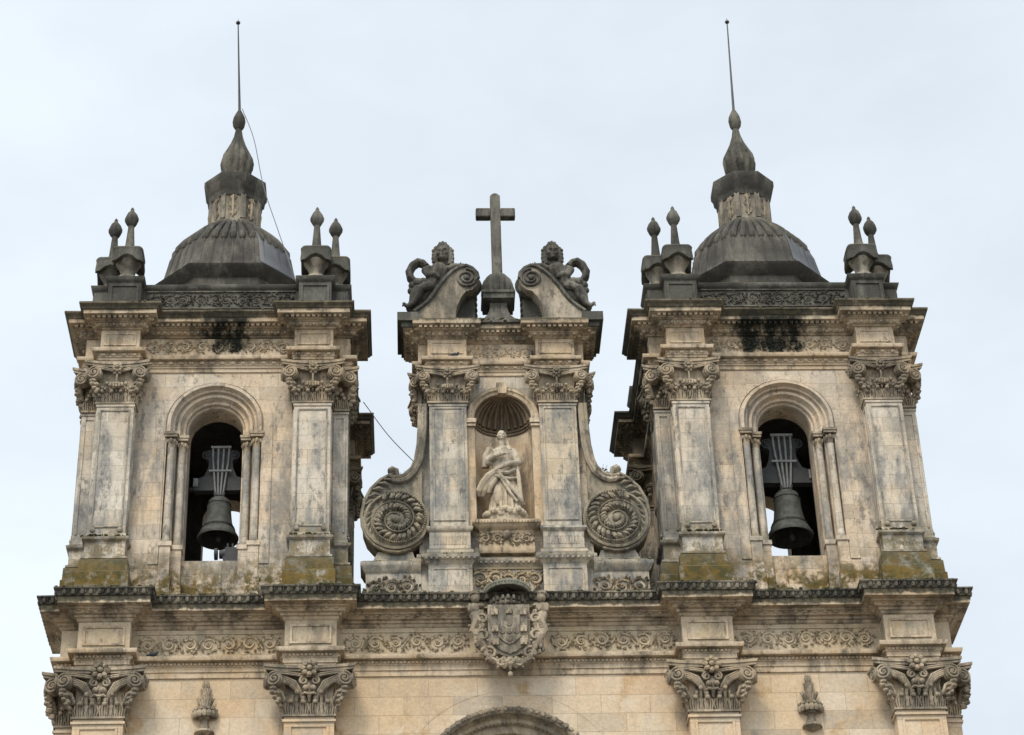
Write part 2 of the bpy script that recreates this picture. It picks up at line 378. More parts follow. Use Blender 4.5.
def spiral(c, R, turns, n, r0=.06, ph=0., sgn=1):
    out = []
    for i in range(n + 1):
        f = i / n; a = ph + sgn * 2 * pi * turns * f; r = R * (1 - f) + R * r0 * f
        out.append((c[0] + r * cos(a), c[1] + r * sin(a)))
    return out
def rinceau(mb, x0, x1, zc, h, y, unit=None, thick=.035):
    """scrolling acanthus between x0 and x1, carved in relief on the plane y (towards -y)"""
    unit = unit or h * 1.05; n = max(2, round((x1 - x0) / unit)); u = (x1 - x0) / n
    rnd = random.Random(int((x0 + 31) * 100)); U = rnd.uniform
    for i in range(n):
        c = (x0 + (i + .5) * u + U(-.1, .1) * h, zc + U(-.06, .06) * h); s = 1 if i % 2 else -1
        sp = spiral(c, h * U(.34, .43), U(1.2, 1.6), 18, .15, pi / 2 * (1 + s) + s * U(.2, .8) + pi, s)
        m = len(sp); t0 = thick * U(.75, 1.0)
        mb.tube([(p[0] + U(-.006, .006), y - thick * .2, p[1] + U(-.006, .006)) for p in sp], [t0 * (1 - .45 * k / m) for k in range(m)], 5)
        for k in range(5): a = 2 * pi * k / 5; mb.ell((c[0] + h * .07 * cos(a), y - thick * .4, c[1] + h * .07 * sin(a)), (h * .055, thick * .9, h * .055), 6, 4)
        for k in range(15):
            a = U(-.25, .25) + k * 2 * pi / 15; rr = h * U(.33, .56); q = Vector((c[0] + rr * cos(a), y - thick * .15, c[1] + rr * sin(a) * .86))
            if abs(q.z - zc) > h * .5: q.z = zc + h * .5 * (1 if q.z > zc else -1)
            b = a + s * U(.5, 1.3); L = h * U(.10, .2)
            mb.tube([q, q + Vector((cos(b) * L * .5, -thick * .8, sin(b) * L * .4)), q + Vector((cos(b + .5 * s) * L, -thick * .1, sin(b + .5 * s) * L * .8))], [h * .04, h * .075, h * .02], 5)
        q = x0 + (i + 1) * u
        if i < n - 1: mb.tube([(c[0] + h * .3, y - thick * .2, zc + s * h * .32), (q, y - thick * .3, zc + U(-.1, .1) * h), (q + u / 2 - h * .3, y - thick * .2, zc - s * h * .32)], thick * .6, 5)
        for t in (-.34, .34): mb.ell((q - u * .5 + U(-.2, .2) * u, y - thick * .2, zc + t * h * 1.2), (h * U(.05, .1), thick, h * U(.06, .1)), 6, 4)
    return mb
def panel_strips(mb, x0, x1, z0, z1, y, m, wd, pr):
    """raised fillet frame around a sunk panel; margin m, width wd, proud pr"""
    a, b, c, d = x0 + m, x1 - m, z0 + m, z1 - m
    mb.box(a, b, y - pr, y + .01, d - wd, d); mb.box(a, b, y - pr, y + .01, c, c + wd)
    mb.box(a, a + wd, y - pr, y + .01, c + wd, d - wd); mb.box(b - wd, b, y - pr, y + .01, c + wd, d - wd)
def arch_pts(r, zs, zb, n=28, cx=0.):
    pts = [(cx - r, zb), (cx - r, (zb + zs) / 2)]
    pts += [(cx - r * cos(pi * i / n), zs + r * sin(pi * i / n)) for i in range(n + 1)]
    return pts + [(cx + r, (zb + zs) / 2), (cx + r, zb)]
def arch_loft(mb, prof, zs, zb, n=28, cx=0., cap=False):
    """prof: (radius, y) section swept round an arch"""
    mb.loft([[(x, y, z) for x, z in arch_pts(r, zs, zb, n, cx)] for r, y in prof], False); return mb
def arch_sheet(mb, x0, x1, z0, z1, r, zs, y, n=28, cx=0., zb=None):
    """flat wall face at y with a round-headed hole"""
    zb = z0 if zb is None else zb
    def q(a, b, c, d): mb.add([(*a[:1], y, a[1]), (b[0], y, b[1]), (c[0], y, c[1]), (d[0], y, d[1])], [(0, 1, 2, 3)])
    q((x0, z0), (cx - r, z0), (cx - r, zs), (x0, zs)); q((cx + r, z0), (x1, z0), (x1, zs), (cx + r, zs))
    q((x0, zs), (cx - r, zs), (cx - r, z1), (x0, z1)); q((cx + r, zs), (x1, zs), (x1, z1), (cx + r, z1))
    if zb > z0: q((cx - r, z0), (cx + r, z0), (cx + r, zb), (cx - r, zb))
    for i in range(n):
        a, b = pi * i / n, pi * (i + 1) / n
        q((cx - r * cos(a), zs + r * sin(a)), (cx - r * cos(b), zs + r * sin(b)), (cx - r * cos(b), z1), (cx - r * cos(a), z1))
    return mb

# ------------------------------------------------------------------ composite capital (local: x along the face, -y outwards, z up)
def cap_mesh(wd, h, aw, d, od, mask):
    """shaft width wd, height h, abacus width aw, projection d, abacus overhang od"""
    m = MB(); hw = wd / 2
    m.box(-hw - .05, hw + .05, -d - .05, .02, 0, .05)
    def rr(a, b, z): return [(-a, .02, z), (-a, -b, z), (a, -b, z), (a, .02, z)]
    m.loft([rr(hw - .02, d - .02, .04), rr(hw - .02, d - .02, .55 * h), rr(hw + .04, d + .03, .78 * h), rr(hw + .10, d + .08, .88 * h)], True, True, True)
    def fan(fx, x, w_, z1, n, out):        # one acanthus leaf: a fan of raised veins with a curled tip
        for j in range(n):
            t = (j - (n - 1) / 2) / ((n - 1) / 2)
            a0, a1, a2 = x + t * w_ * .34, x + t * w_ * .46, x + t * w_ * .36
            m.tube([fx(a0, .008, .05), fx(a1, .03, z1 * .62), fx(a2, out * (1 - .3 * abs(t)), z1 * (1 - .10 * abs(t)))], [w_ / n * .34, w_ / n * .46, w_ / n * .40], 6)
        m.ell(fx(x, out + .02, z1 * .98), (w_ * .22, .05, .05 * h), 7, 5)
    front = lambda x, o, z: (x, -d - o, z)
    lh = .29 * h
    for i in range(4): fan(front, -hw + wd * (i + .5) / 4, wd / 4, lh, 5, .085)
    for x in (-.25 * wd, .25 * wd): fan(front, x, wd / 4.4, .47 * h, 3, .13)
    for sx in (-1, 1):
        side = lambda y, o, z, sx=sx: (sx * (hw + o), y, z)
        for yy in (.3, .78): fan(side, -d * yy, d * .46, lh, 4, .08)
    for i in range(5): m.ell((-hw + wd * i / 4, -d - .05, lh * 1.2), (.035, .045, .07 * h), 6, 4)
    R = .165 * h; A = aw / 2; D = d + od; zc = .71 * h
    for sx in (-1, 1):
        for side in (0, 1):
            if side == 0: cc = Vector((sx * (A - R * 1.28), -(D - .10), zc)); ang = sx * radians(13)
            else: cc = Vector((sx * (A - .06), -(D - R * 1.3), zc)); ang = sx * radians(78)
            ex = Vector((cos(ang), sin(ang), 0)); nrm = Vector((sin(ang), -cos(ang), 0)) * (1 if side == 0 else 1)
            if side == 1: nrm = Vector((sx * abs(sin(ang)), -abs(cos(ang)), 0))
            sp = spiral((0, 0), R * .9, 2.1, 32, .1, pi / 2, -sx if side == 0 else sx)
            m.tube([cc + ex * a + Vector((0, 0, b)) + nrm * (.015 + .02 * i / 32) for i, (a, b) in enumerate(sp)], [R * .17] * 33, 6)
            disc = [cc + ex * (R * .93 * cos(t)) + Vector((0, 0, R * .93 * sin(t))) for t in [2 * pi * k / 18 for k in range(18)]]
            m.loft([[p - nrm * .16 for p in disc], [p - nrm * .008 for p in disc]], True, True, True)
            m.ell(cc + nrm * .03, R * .2, 7, 5)
        # fluted band from the eye of the volute up under the abacus to the middle
        xv = sx * (A - R * 1.28)
        for q in (0, .045): m.tube([(xv, -(D - .10), zc + R * .95 - q), (xv * .72, -(D - .13), .865 * h - q), (xv * .4, -(D - .17), .85 * h - q), (sx * .05, -(D - .20), .82 * h - q)], .03, 6)
        if mask:                            # broad stalk leaf flaring outwards and up
            for q in range(4):
                t = q / 3
                m.tube([(sx * (.10 + .03 * t) * wd, -d - .03, (.34 + .0 * t) * h), (sx * (.19 + .08 * t) * wd, -d - .09, .52 * h), (sx * (.30 + .12 * t) * wd, -d - .14, (.68 - .04 * t) * h), (xv * (.80 + .12 * t), -(D - .16), (.80 - .10 * t) * h)], [.03, .04, .045, .03], 6)
        # leaf and fruit hanging below the volute
        rnd = random.Random(9)
        for k in range(11):
            f = k / 10; m.ell((xv + sx * (.02 - .22 * f) * h * .6 + rnd.uniform(-.05, .05), -(D - .14) + .22 * f * od + rnd.uniform(-.03, .05), zc - R * 1.1 - f * .34 * h), (.075 * h * (1 - .4 * f), .07 * h, .058 * h * (1 - .3 * f)), 7, 5)
        m.tube([(sx * (hw + .0), -d - .02, .30 * h), (sx * (hw + .09), -d - .10, .46 * h), (xv + sx * R * .5, -(D - .16), zc - R * .8)], [.05, .07, .05], 6)
        for (dy, dz, r) in ((.2, .50, .07), (.26, .42, .06), (.32, .56, .06), (.14, .38, .05)): m.ell((sx * (hw + .09), -d + dy, dz * h), r * h, 6, 4)
    # middle: rosette on the abacus, mask or hanging husk below
    rz = .93 * h if mask else .85 * h; ry = -(D - .14); q = .12 * h if mask else .08 * h
    m.ell((0, ry - .07, rz), (q * .5, q * .5, q * .5), 8, 5)
    for k in range(8):
        a = 2 * pi * k / 8; m.ell((q * cos(a), ry - .03, rz + q * sin(a)), (q * .62, q * .55, q * .46), 6, 4, Matrix.Rotation(-a + .5, 3, 'Y'))
    if mask:
        m.ell((0, -d - .06, .58 * h), (.14 * h, .1, .17 * h), 10, 6)
        for sx in (-1, 1):
            sp = spiral((sx * .11 * h, .70 * h), .085 * h, 1.4, 16, .2, pi / 2, -sx)
            m.tube([(a, -d - .16, b) for a, b in sp], .026 * h, 6)
            m.ell((sx * .072 * h, -d - .17, .545 * h), .06 * h, 8, 6); m.ell((sx * .072 * h, -d - .22, .545 * h), .022 * h, 6, 4)
            m.tube([(0, -d - .16, .42 * h), (sx * .08 * h, -d - .15, .45 * h), (sx * .14 * h, -d - .12, .42 * h)], [.03, .04, .02], 6)
            m.ell((sx * .12 * h, -d - .08, .38 * h), (.05 * h, .05, .06 * h), 6, 4)
        m.tube([(0, -d - .05, .33 * h), (0, -d - .12, .40 * h), (0, -d - .15, .46 * h)], [.03, .05, .04], 6)
    else:
        m.ell((0, -d - .10, .47 * h), (.15 * h, .09, .05 * h), 9, 5)
        for k in range(5): m.ell(((k - 2) * .06 * h, -d - .15, (.41 + .012 * abs(k - 2)) * h), (.035 * h, .045, .06 * h), 6, 4)
        m.tube([(0, -d - .13, .50 * h), (0, -d - .17, .62 * h), (0, -(D - .2), .76 * h)], [.03, .025, .035], 6)
        for sx in (-1, 1):
            m.ell((sx * .05, -(D - .16), .74 * h), (.05, .05, .06), 6, 4)
            for k in range(4): m.ell((sx * (.16 + .07 * k) * wd, -d - .08, (.36 + .03 * (k % 2)) * h), (.05 * h, .05, .045 * h), 6, 4)
    # concave abacus in two steps
    for (z0, z1, g) in ((.885 * h, .94 * h, -.03), (.94 * h, h, 0)):
        pts = []; A_ = A + g; D_ = D + g
        for k in range(13):
            f = k / 12 * 2 - 1; pts.append((A_ * f, -(D_ - .12 * (1 - f * f))))
        for k in range(1, 7):
            f = k / 6; pts.append((A_ - .09 * sin(f * pi), -D_ * (1 - f) + .02 * f))
        lf = [(-x, y) for x, y in reversed(pts[13:])]
        pts = pts + lf
        m.loft([ring(pts, z0), ring(pts, z1)], True, True, True)
    return m

# ================================================================== GROUND
gm = MB(); gm.add([(-1500, -1500, -1.65), (1500, -1500, -1.65), (1500, 1500, -1.65), (-1500, 1500, -1.65)], [(0, 1, 2, 3)])
g = link('ground', gm.mesh('ground'), 'ground'); g['kind'] = 'structure'

# ================================================================== CHURCH FRONT (lower stage with the main entablature)
LP, LH, LY, LW = (9.48, 4.67), .575, 2.55, 2.10        # pilaster centres, half width, pilaster plane, wall plane
SX, SXW = 10.50, 10.055                                 # side pilaster plane, side wall plane
def low_outline(p):
    h = []
    h += [(-(SXW + p), 14.0), (-(SXW + p), -.93 + p), (-(SX + p), -.93 + p), (-(SX + p), -(LW + .03) - p), (-(SXW + p), -(LW + .03) - p)]
    for c in LP:
        h += [(-(c + LH + p), -(LY + p) if c == LP[0] else -(LW + p))] if c == LP[0] else [(-(c + LH + p), -(LW + p)), (-(c + LH + p), -(LY + p))]
        h += [(-(c - LH - p), -(LY + p)), (-(c - LH - p), -(LW + p))]
    return h + [(-x, y) for x, y in reversed(h)]
ch = empty('church_front', (0, -2.1, -1.65), 'cream limestone church front with carved main cornice, below both bell towers', 'church')
CO = (0, -2.1, -1.65)
# wall with the round window
RC, RZ, RR = -.07, 21.93, 2.06
wl = MB()
arch_sheet(wl, -SXW, SXW, RZ, 24.97, RR, RZ, -LW, 40, RC)
low = MB(); arch_sheet(low, -SXW, SXW, RZ, RZ + 23.43, RR, RZ, -LW, 40, RC)
wl.join(low, lambda p: Vector((p.x, p.y, 2 * RZ - p.z)))
wl.box(-SXW, SXW, -LW + 1.0, 14, -1.65, 24.9)
for sx in (-1, 1): wl.box(sx * SXW - .01, sx * SXW + .01, -LW, -LW + 1.0, -1.65, 24.97)
WALL = part('wall', wl, 'wall', ch, CO)
bk = MB(); bk.box(-9.3, 9.3, 14, 75, -1.65, 19.5)
bk.prism([(-9.6, 19.5), (9.6, 19.5), (0, 22.6)], 14, 75)
part('nave', bk, 'wall', ch, CO)
# architrave
a = MB()
mould(a, low_outline, [(.0, 24.95), (.035, 24.97), (.035, 25.10), (.06, 25.11), (.06, 25.22), (.08, 25.235), (.08, 25.345), (.21, 25.35), (.23, 25.40), (.23, 25.45), (.0, 25.47)])
row(a, low_outline(.085), .19, egg(25.29, .04, .06, .05)); row(a, low_outline(.085), .19, dentil(25.29, .03, .02, .04), inset=0.)
part('architrave', a, 'mould', ch, CO)
fz = MB(); mould(fz, low_outline, [(.0, 25.46), (.03, 25.47), (.03, 26.22), (.0, 26.24)])
FRZ = part('frieze', fz, 'frieze', ch, CO)
for (x0, x1) in ((-8.72, -5.42), (-3.92, -.98), (.98, 3.92), (5.42, 8.72)):
    m = MB(); rinceau(m, x0, x1, 25.84, .46, -(LW + .03), .5, .045)
    m.box(x0 - .03, x1 + .03, -(LW + .055), -(LW + .02), 26.10, 26.14); m.box(x0 - .03, x1 + .03, -(LW + .055), -(LW + .02), 25.53, 25.57)
    part('scroll_carving', m, 'frieze', FRZ)
    FRZ.children
for o in kids(FRZ):                                    # carvings were modelled in world metres
    o.location = (-CO[0], -CO[1], -CO[2])
for c in (-LP[0], -LP[1], LP[1], LP[0]):
    pm = MB(); panel_strips(pm, c - LH, c + LH, 25.52, 26.2, -(LY + .03), .09, .05, .03)
    o = part('frieze_panel', pm, 'mould', FRZ, CO); o.location = (0, 0, 0)
# cornice: bed mould, dentils, corona, leaf cymatium
co = MB()
mould(co, low_outline, [(.03, 26.22), (.07, 26.25), (.09, 26.30), (.14, 26.31), (.14, 26.37), (.22, 26.38), (.26, 26.44), (.34, 26.45), (.34, 26.50), (.50, 26.505), (.50, 26.67), (.52, 26.68), (.0, 26.70)])
row(co, low_outline(.115), .11, dentil(26.345, .018, .03, .03)); row(co, low_outline(.26), .24, egg(26.44, .035, .07, .05))
CRN = part('cornice', co, 'corona', ch, CO)
ey = MB(); mould(ey, low_outline, [(.3, 26.69), (.515, 26.69), (.53, 26.73), (.535, 26.80), (.60, 26.84), (.60, 26.875), (.0, 26.90)])
row(ey, low_outline(.55), .205, leaflet(26.765, .085, .062, .055))
o = part('leaf_moulding', ey, 'mainlip', CRN, CO)
# pilasters
CAPL = cap_mesh(2 * LH - .02, 1.21, 2.12, .45, .34, True).mesh('capital')
def low_pilaster(x, y, rz):
    m = MB(); m.box(-LH, LH, -.45, .02, 0, 25.40)
    panel_strips(m, -LH, LH, 18, 25.33 - .02, -.45, .12, .05, .03)
    m.box(-LH - .04, LH + .04, -.49, .02, 25.27, 25.33)
    p = part('pilaster', m, 'wall', ch, None, (x - CO[0], y - CO[1], 0), rz)
    c = link('capital', CAPL, 'carved', p, (0, 0, 25.40))
for x in (-LP[0], -LP[1], LP[1], LP[0]): low_pilaster(x, -LW, 0)
low_pilaster(-SXW, -.93 - LH - .02, -pi / 2); low_pilaster(SXW, -.93 - LH - .02, pi / 2)
# rose window
rw = MB()
def circ(m, r, y, tr, n=72, nn=6):
    m.tube([(RC + r * cos(2 * pi * k / n), y, RZ + r * sin(2 * pi * k / n)) for k in range(n + 1)], tr, nn, False)
def circ_ring(m, prof, n=80):
    m.loft([[(RC + r * cos(2 * pi * k / n), y, RZ + r * sin(2 * pi * k / n)) for k in range(n)] for r, y in prof], True)
circ_ring(rw, [(2.20, -LW + .01), (2.19, -LW - .10), (2.10, -LW - .13), (2.04, -LW - .08), (2.02, -LW + .02), (1.98, -LW + .12), (1.90, -LW + .14), (1.86, -LW + .26), (1.70, -LW + .3), (1.64, -LW + .45), (1.5, -LW + .5), (1.5, -LW + .9)])
for k in range(90):
    a_ = 2 * pi * k / 90; rw.ell((RC + 2.13 * cos(a_), -LW - .11, RZ + 2.13 * sin(a_)), (.085 if k % 2 else .06, .06, .07), 6, 4, Matrix.Rotation(-a_ + (.6 if k % 2 else -.4), 3, 'Y'))
for k in range(120):
    a_ = 2 * pi * k / 120; rw.ell((RC + 1.88 * cos(a_), -LW + .17, RZ + 1.88 * sin(a_)), (.026, .04, .026), 5, 4)
RO = part('rose_window', rw, 'carved', ch, CO)
gl = MB(); circ_ring(gl, [(1.55, -LW + .80), (.001, -LW + .80)], 40)
part('glass', gl, 'glass', RO)
tr = MB()
circ(tr, .5, -LW + .75, .06)
for k in range(12):
    a_ = 2 * pi * k / 12; tr.tube([(RC + .5 * cos(a_), -LW + .75, RZ + .5 * sin(a_)), (RC + 1.55 * cos(a_), -LW + .75, RZ + 1.55 * sin(a_))], .05, 6)
part('tracery', tr, 'carved', RO)
for o in kids(RO): o.location = (-CO[0], -CO[1], -CO[2])
rl = MB(); circ_ring(rl, [(2.64, -LW + .005), (2.64, -LW - .006), (2.62, -LW - .006), (2.62, -LW + .005)])
part('relieving_arch', rl, 'wall', ch, CO)
# fleuron brackets on the wall
def fleuron(x, zt):
    m = MB(); y = -LW
    m.lathe([(.02, 0), (.14, .05), (.24, .11), (.22, .17), (.11, .24), (.085, .40), (.15, .50)], (x, y - .02, zt - 1.42), 14)
    m.lathe([(.13, 0), (.15, .1), (.10, .22), (.085, .55), (.10, .62), (.07, .70), (.08, .92), (.04, .98)], (x, y - .06, zt - .98), 12)
    for k in range(7):
        a_ = pi + pi * (k + .5) / 7; c_, s_ = cos(a_), sin(a_)
        m.ell((x + .25 * c_, y - .03 + .2 * s_, zt - .86), (.075, .075, .10), 7, 5)
        m.tube([(x + .10 * c_, y - .04 + .1 * s_, zt - .80), (x + .20 * c_, y - .04 + .17 * s_, zt - .72), (x + .30 * c_, y - .03 + .24 * s_, zt - .76)], [.05, .06, .03], 6)
        if k % 2 == 0 or True:
            m.tube([(x + .08 * c_, y - .05 + .08 * s_, zt - .72), (x + .13 * c_, y - .05 + .12 * s_, zt - .58), (x + .22 * c_, y - .04 + .17 * s_, zt - .44)], [.04, .04, .010], 6)
            m.tube([(x + .06 * c_, y - .06 + .06 * s_, zt - .48), (x + .08 * c_, y - .06 + .08 * s_, zt - .32), (x + .13 * c_, y - .05 + .10 * s_, zt - .20)], [.03, .03, .010], 6)
    for k in range(3): m.ell((x + (k - 1) * .055, y - .12, zt - .10), (.03, .04, .11), 6, 5)
    part('fleuron_bracket', m, 'carved', ch, CO)
fleuron(-7.09, 24.86); fleuron(6.99, 24.84)
# coat of arms hanging over the main cornice
cx, cyv = -.03, -2.74
sh = MB()
def shield(x, z, w_, h_, n=10):
    pts = [(x - w_, z + h_), (x + w_, z + h_), (x + w_, z - h_ * .55)]
    pts += [(x + w_ * (1 - t) ** .8 * (1 - .1 * sin(t * pi)), z - h_ * (.55 + .45 * sin(t * pi / 2))) for t in [i / n for i in range(1, n)]]
    pts += [(x, z - h_ * 1.08)]
    pts += [(2 * x - a, b) for a, b in reversed(pts[3:-1])] + [(x - w_, z - h_ * .55)]
    return pts
sh.prism(shield(cx, 25.74, .49, .68), cyv - .16, -2.05)
SHD = part('coat_of_arms', sh, 'console', ch, CO)
def sub(mb, mat, par, name):
    o = part(name, mb, mat, par); o.location = tuple(-c for c in CO); return o
m = MB(); m.prism(shield(cx, 25.76, .435, .61), cyv - .20, cyv - .15); sub(m, 'console', SHD, 'shield_field')
m = MB(); m.prism(shield(cx, 25.74, .255, .37), cyv - .235, cyv - .195)
for (dx, dz) in ((0, 0), (-.165, 0), (.165, 0), (0, .2), (0, -.2)):
    m.prism(shield(cx + dx, 25.70 + dz, .062, .078, 4), cyv - .26, cyv - .23)
    for (ex, ez) in ((-.03, .03), (.03, .03), (0, 0), (-.025, -.035), (.025, -.035)): m.ell((cx + dx + ex, cyv - .262, 25.705 + dz + ez), (.014, .012, .014), 5, 4)
sub(m, 'console', SHD, 'inner_shield')
for (dx, dz) in ((-.335, .46), (0, .49), (.335, .46), (-.335, .02), (.335, .02), (-.325, -.32), (.325, -.32)):   # the castles of the border
    m = MB(); x, z = cx + dx, 25.74 + dz
    m.box(x - .075, x + .075, cyv - .26, cyv - .19, z - .09, z + .02); m.box(x - .04, x + .04, cyv - .26, cyv - .19, z + .02, z + .08)
    for q in (-.06, 0, .06): m.box(x + q - .018, x + q + .018, cyv - .265, cyv - .19, (z + .02 if q else z + .08), (z + .055 if q else z + .115))
    m.ell((x, cyv - .265, z - .05), (.02, .02, .035), 6, 4); sub(m, 'carved', SHD, 'castle_charge')
m = MB(); cz = 26.86                                     # crown: a bowl seen from below with beaded rim and fleurons
m.lathe([(.05, .16), (.28, .13), (.42, .06), (.47, .0), (.52, -.01), (.54, .04), (.54, .12), (.48, .16), (.3, .26), (.05, .3)], (cx, cyv + .12, cz), 40)
for k in range(44):
    a_ = 2 * pi * k / 44; m.ell((cx + .545 * cos(a_), cyv + .12 + .545 * sin(a_), cz + .075), (.028, .028, .035), 5, 4)
SC = sub(m, 'crown', SHD, 'crown')
m = MB(); m.lathe([(.36, -.44), (.40, -.40), (.40, -.24), (.20, -.2)], (cx, cyv + .2, cz), 28); m.lathe([(.2, -.3), (.16, .2)], (cx, cyv + .26, cz), 16)
for k in range(11):
    a_ = pi + pi * k / 10; c_, s_ = cos(a_), sin(a_)
    m.ell((cx + .42 * c_, cyv + .2 + .42 * s_, cz - .26), (.05, .05, .075), 6, 4); m.ell((cx + .42 * c_, cyv + .2 + .42 * s_, cz - .39), (.04, .04, .04), 6, 4)
sub(m, 'mainlip', SHD, 'crown_band')
m = MB(); rnd = random.Random(5)                          # mantling: scrolls and cherubs either side, cartouche at the foot
for sx in (-1, 1):
    X = lambda v: cx + sx * v
    m.ell((X(.78), cyv - .12, 26.62), (.11, .12, .14), 10, 7); m.ell((X(.80), cyv - .14, 26.72), (.12, .12, .08), 8, 5)
    m.ell((X(.80), cyv - .06, 26.34), (.14, .14, .2), 10, 7); m.ell((X(.66), cyv - .1, 26.42), (.12, .08, .07), 8, 5); m.ell((X(.90), cyv - .1, 26.36), (.07, .08, .14), 8, 5)
    m.tube([(X(.80), cyv - .08, 26.2), (X(.74), cyv - .14, 25.98), (X(.84), cyv - .1, 25.78), (X(.68), cyv - .1, 25.58), (X(.70), cyv - .06, 25.40), (X(.56), cyv, 25.26)], [.13, .12, .10, .12, .11, .06], 8)
    m.tube([(X(.64), cyv - .05, 26.3), (X(.62), cyv - .12, 26.0), (X(.68), cyv - .1, 25.7), (X(.60), cyv - .08, 25.4), (X(.50), cyv - .1, 25.15)], [.08, .07, .09, .07, .08], 7)
    m.tube([(X(.50), cyv - .08, 25.2), (X(.42), cyv - .12, 25.0), (X(.28), cyv - .1, 24.93), (X(.16), cyv - .1, 25.0), (X(.0), cyv - .1, 24.92)], [.07, .09, .08, .10, .09], 7)
    m.tube([(X(.66), cyv - .02, 25.36), (X(.56), cyv - .1, 25.18), (X(.44), cyv - .12, 25.02), (X(.34), cyv - .1, 24.98)], [.05, .08, .09, .05], 7)
    for k in range(16):
        q = rnd.random(); m.ell((X(.52 + .12 * q + .26 * rnd.random()), cyv - .1 - .06 * rnd.random(), 25.2 + 1.2 * q), (.05, .06, .07), 6, 4)
    for (a0, b0, r_, ph) in ((.62, 25.62, .15, 0), (.46, 25.16, .15, 1.2), (.22, 24.93, .12, 2.2), (.62, 26.05, .13, .5), (.78, 25.84, .12, 2.6)):
        m.tube([(X(u_), cyv - .16, v_) for u_, v_ in spiral((a0, b0), r_, 1.3, 16, .2, ph, 1)], [.055 - .0018 * i for i in range(17)], 6)
        for k in range(6): a_ = ph + k; m.ell((X(a0 + r_ * 1.15 * cos(a_)), cyv - .13, b0 + r_ * 1.15 * sin(a_)), (.055, .05, .035), 6, 4, Matrix.Rotation(-a_ * sx, 3, 'Y'))
    for k in range(5): m.ell((X(.18 + .1 * k), cyv - .14, 24.95 + .04 * k * (1 if k > 2 else .2)), (.06, .06, .05), 6, 4)
for k in range(5):
    a_ = -pi / 2 + (k - 2) * .62; m.tube([(cx, cyv - .12, 24.98), (cx + .12 * cos(a_), cyv - .2, 24.96 + .13 * sin(a_)), (cx + .23 * cos(a_), cyv - .14, 24.96 + .24 * sin(a_))], [.05, .065, .02], 7)
m.ell((cx, cyv - .14, 24.98), (.09, .09, .09), 8, 6); m.ell((cx, cyv - .1, 24.64), (.06, .06, .08), 8, 6)
m.box(cx - .4, cx + .4, cyv - .05, -2.05, 25.5, 26.4)
sub(m, 'carved', SHD, 'mantling')

# ================================================================== BELL TOWERS (all in the tower's own frame, z absolute minus Z0)
Z0 = 26.88; TO = (0, 0, Z0)
PW, PI_, PO, PF, TW = 2.45, 1.99, 2.91, 3.33, 2.93
def rot4(front):
    out = []; cur = front
    for _ in range(4): out += cur; cur = [(-y, x) for x, y in cur]
    return out
def tow(p):
    return rot4([(-(PO + p), -(PO + p)), (-(PO + p), -(PF + p)), (-(PI_ - p), -(PF + p)), (-(PI_ - p), -(TW + p)),
                 (PI_ - p, -(TW + p)), (PI_ - p, -(PF + p)), (PO + p, -(PF + p))])
def rotz(k):
    R = Matrix.Rotation(k * pi / 2, 3, 'Z'); return lambda p: R @ p
def four(fn, ks=(0, 1, 2, 3)):
    m = MB(); b = MB(); fn(b)
    for k in ks: m.join(b, rotz(k))
    return m
CAPU = cap_mesh(.94, 1.17, 1.62, .40, .30, False).mesh('capital')
AZ, ASP = 28.38, 32.10            # sill and springing of the bell openings

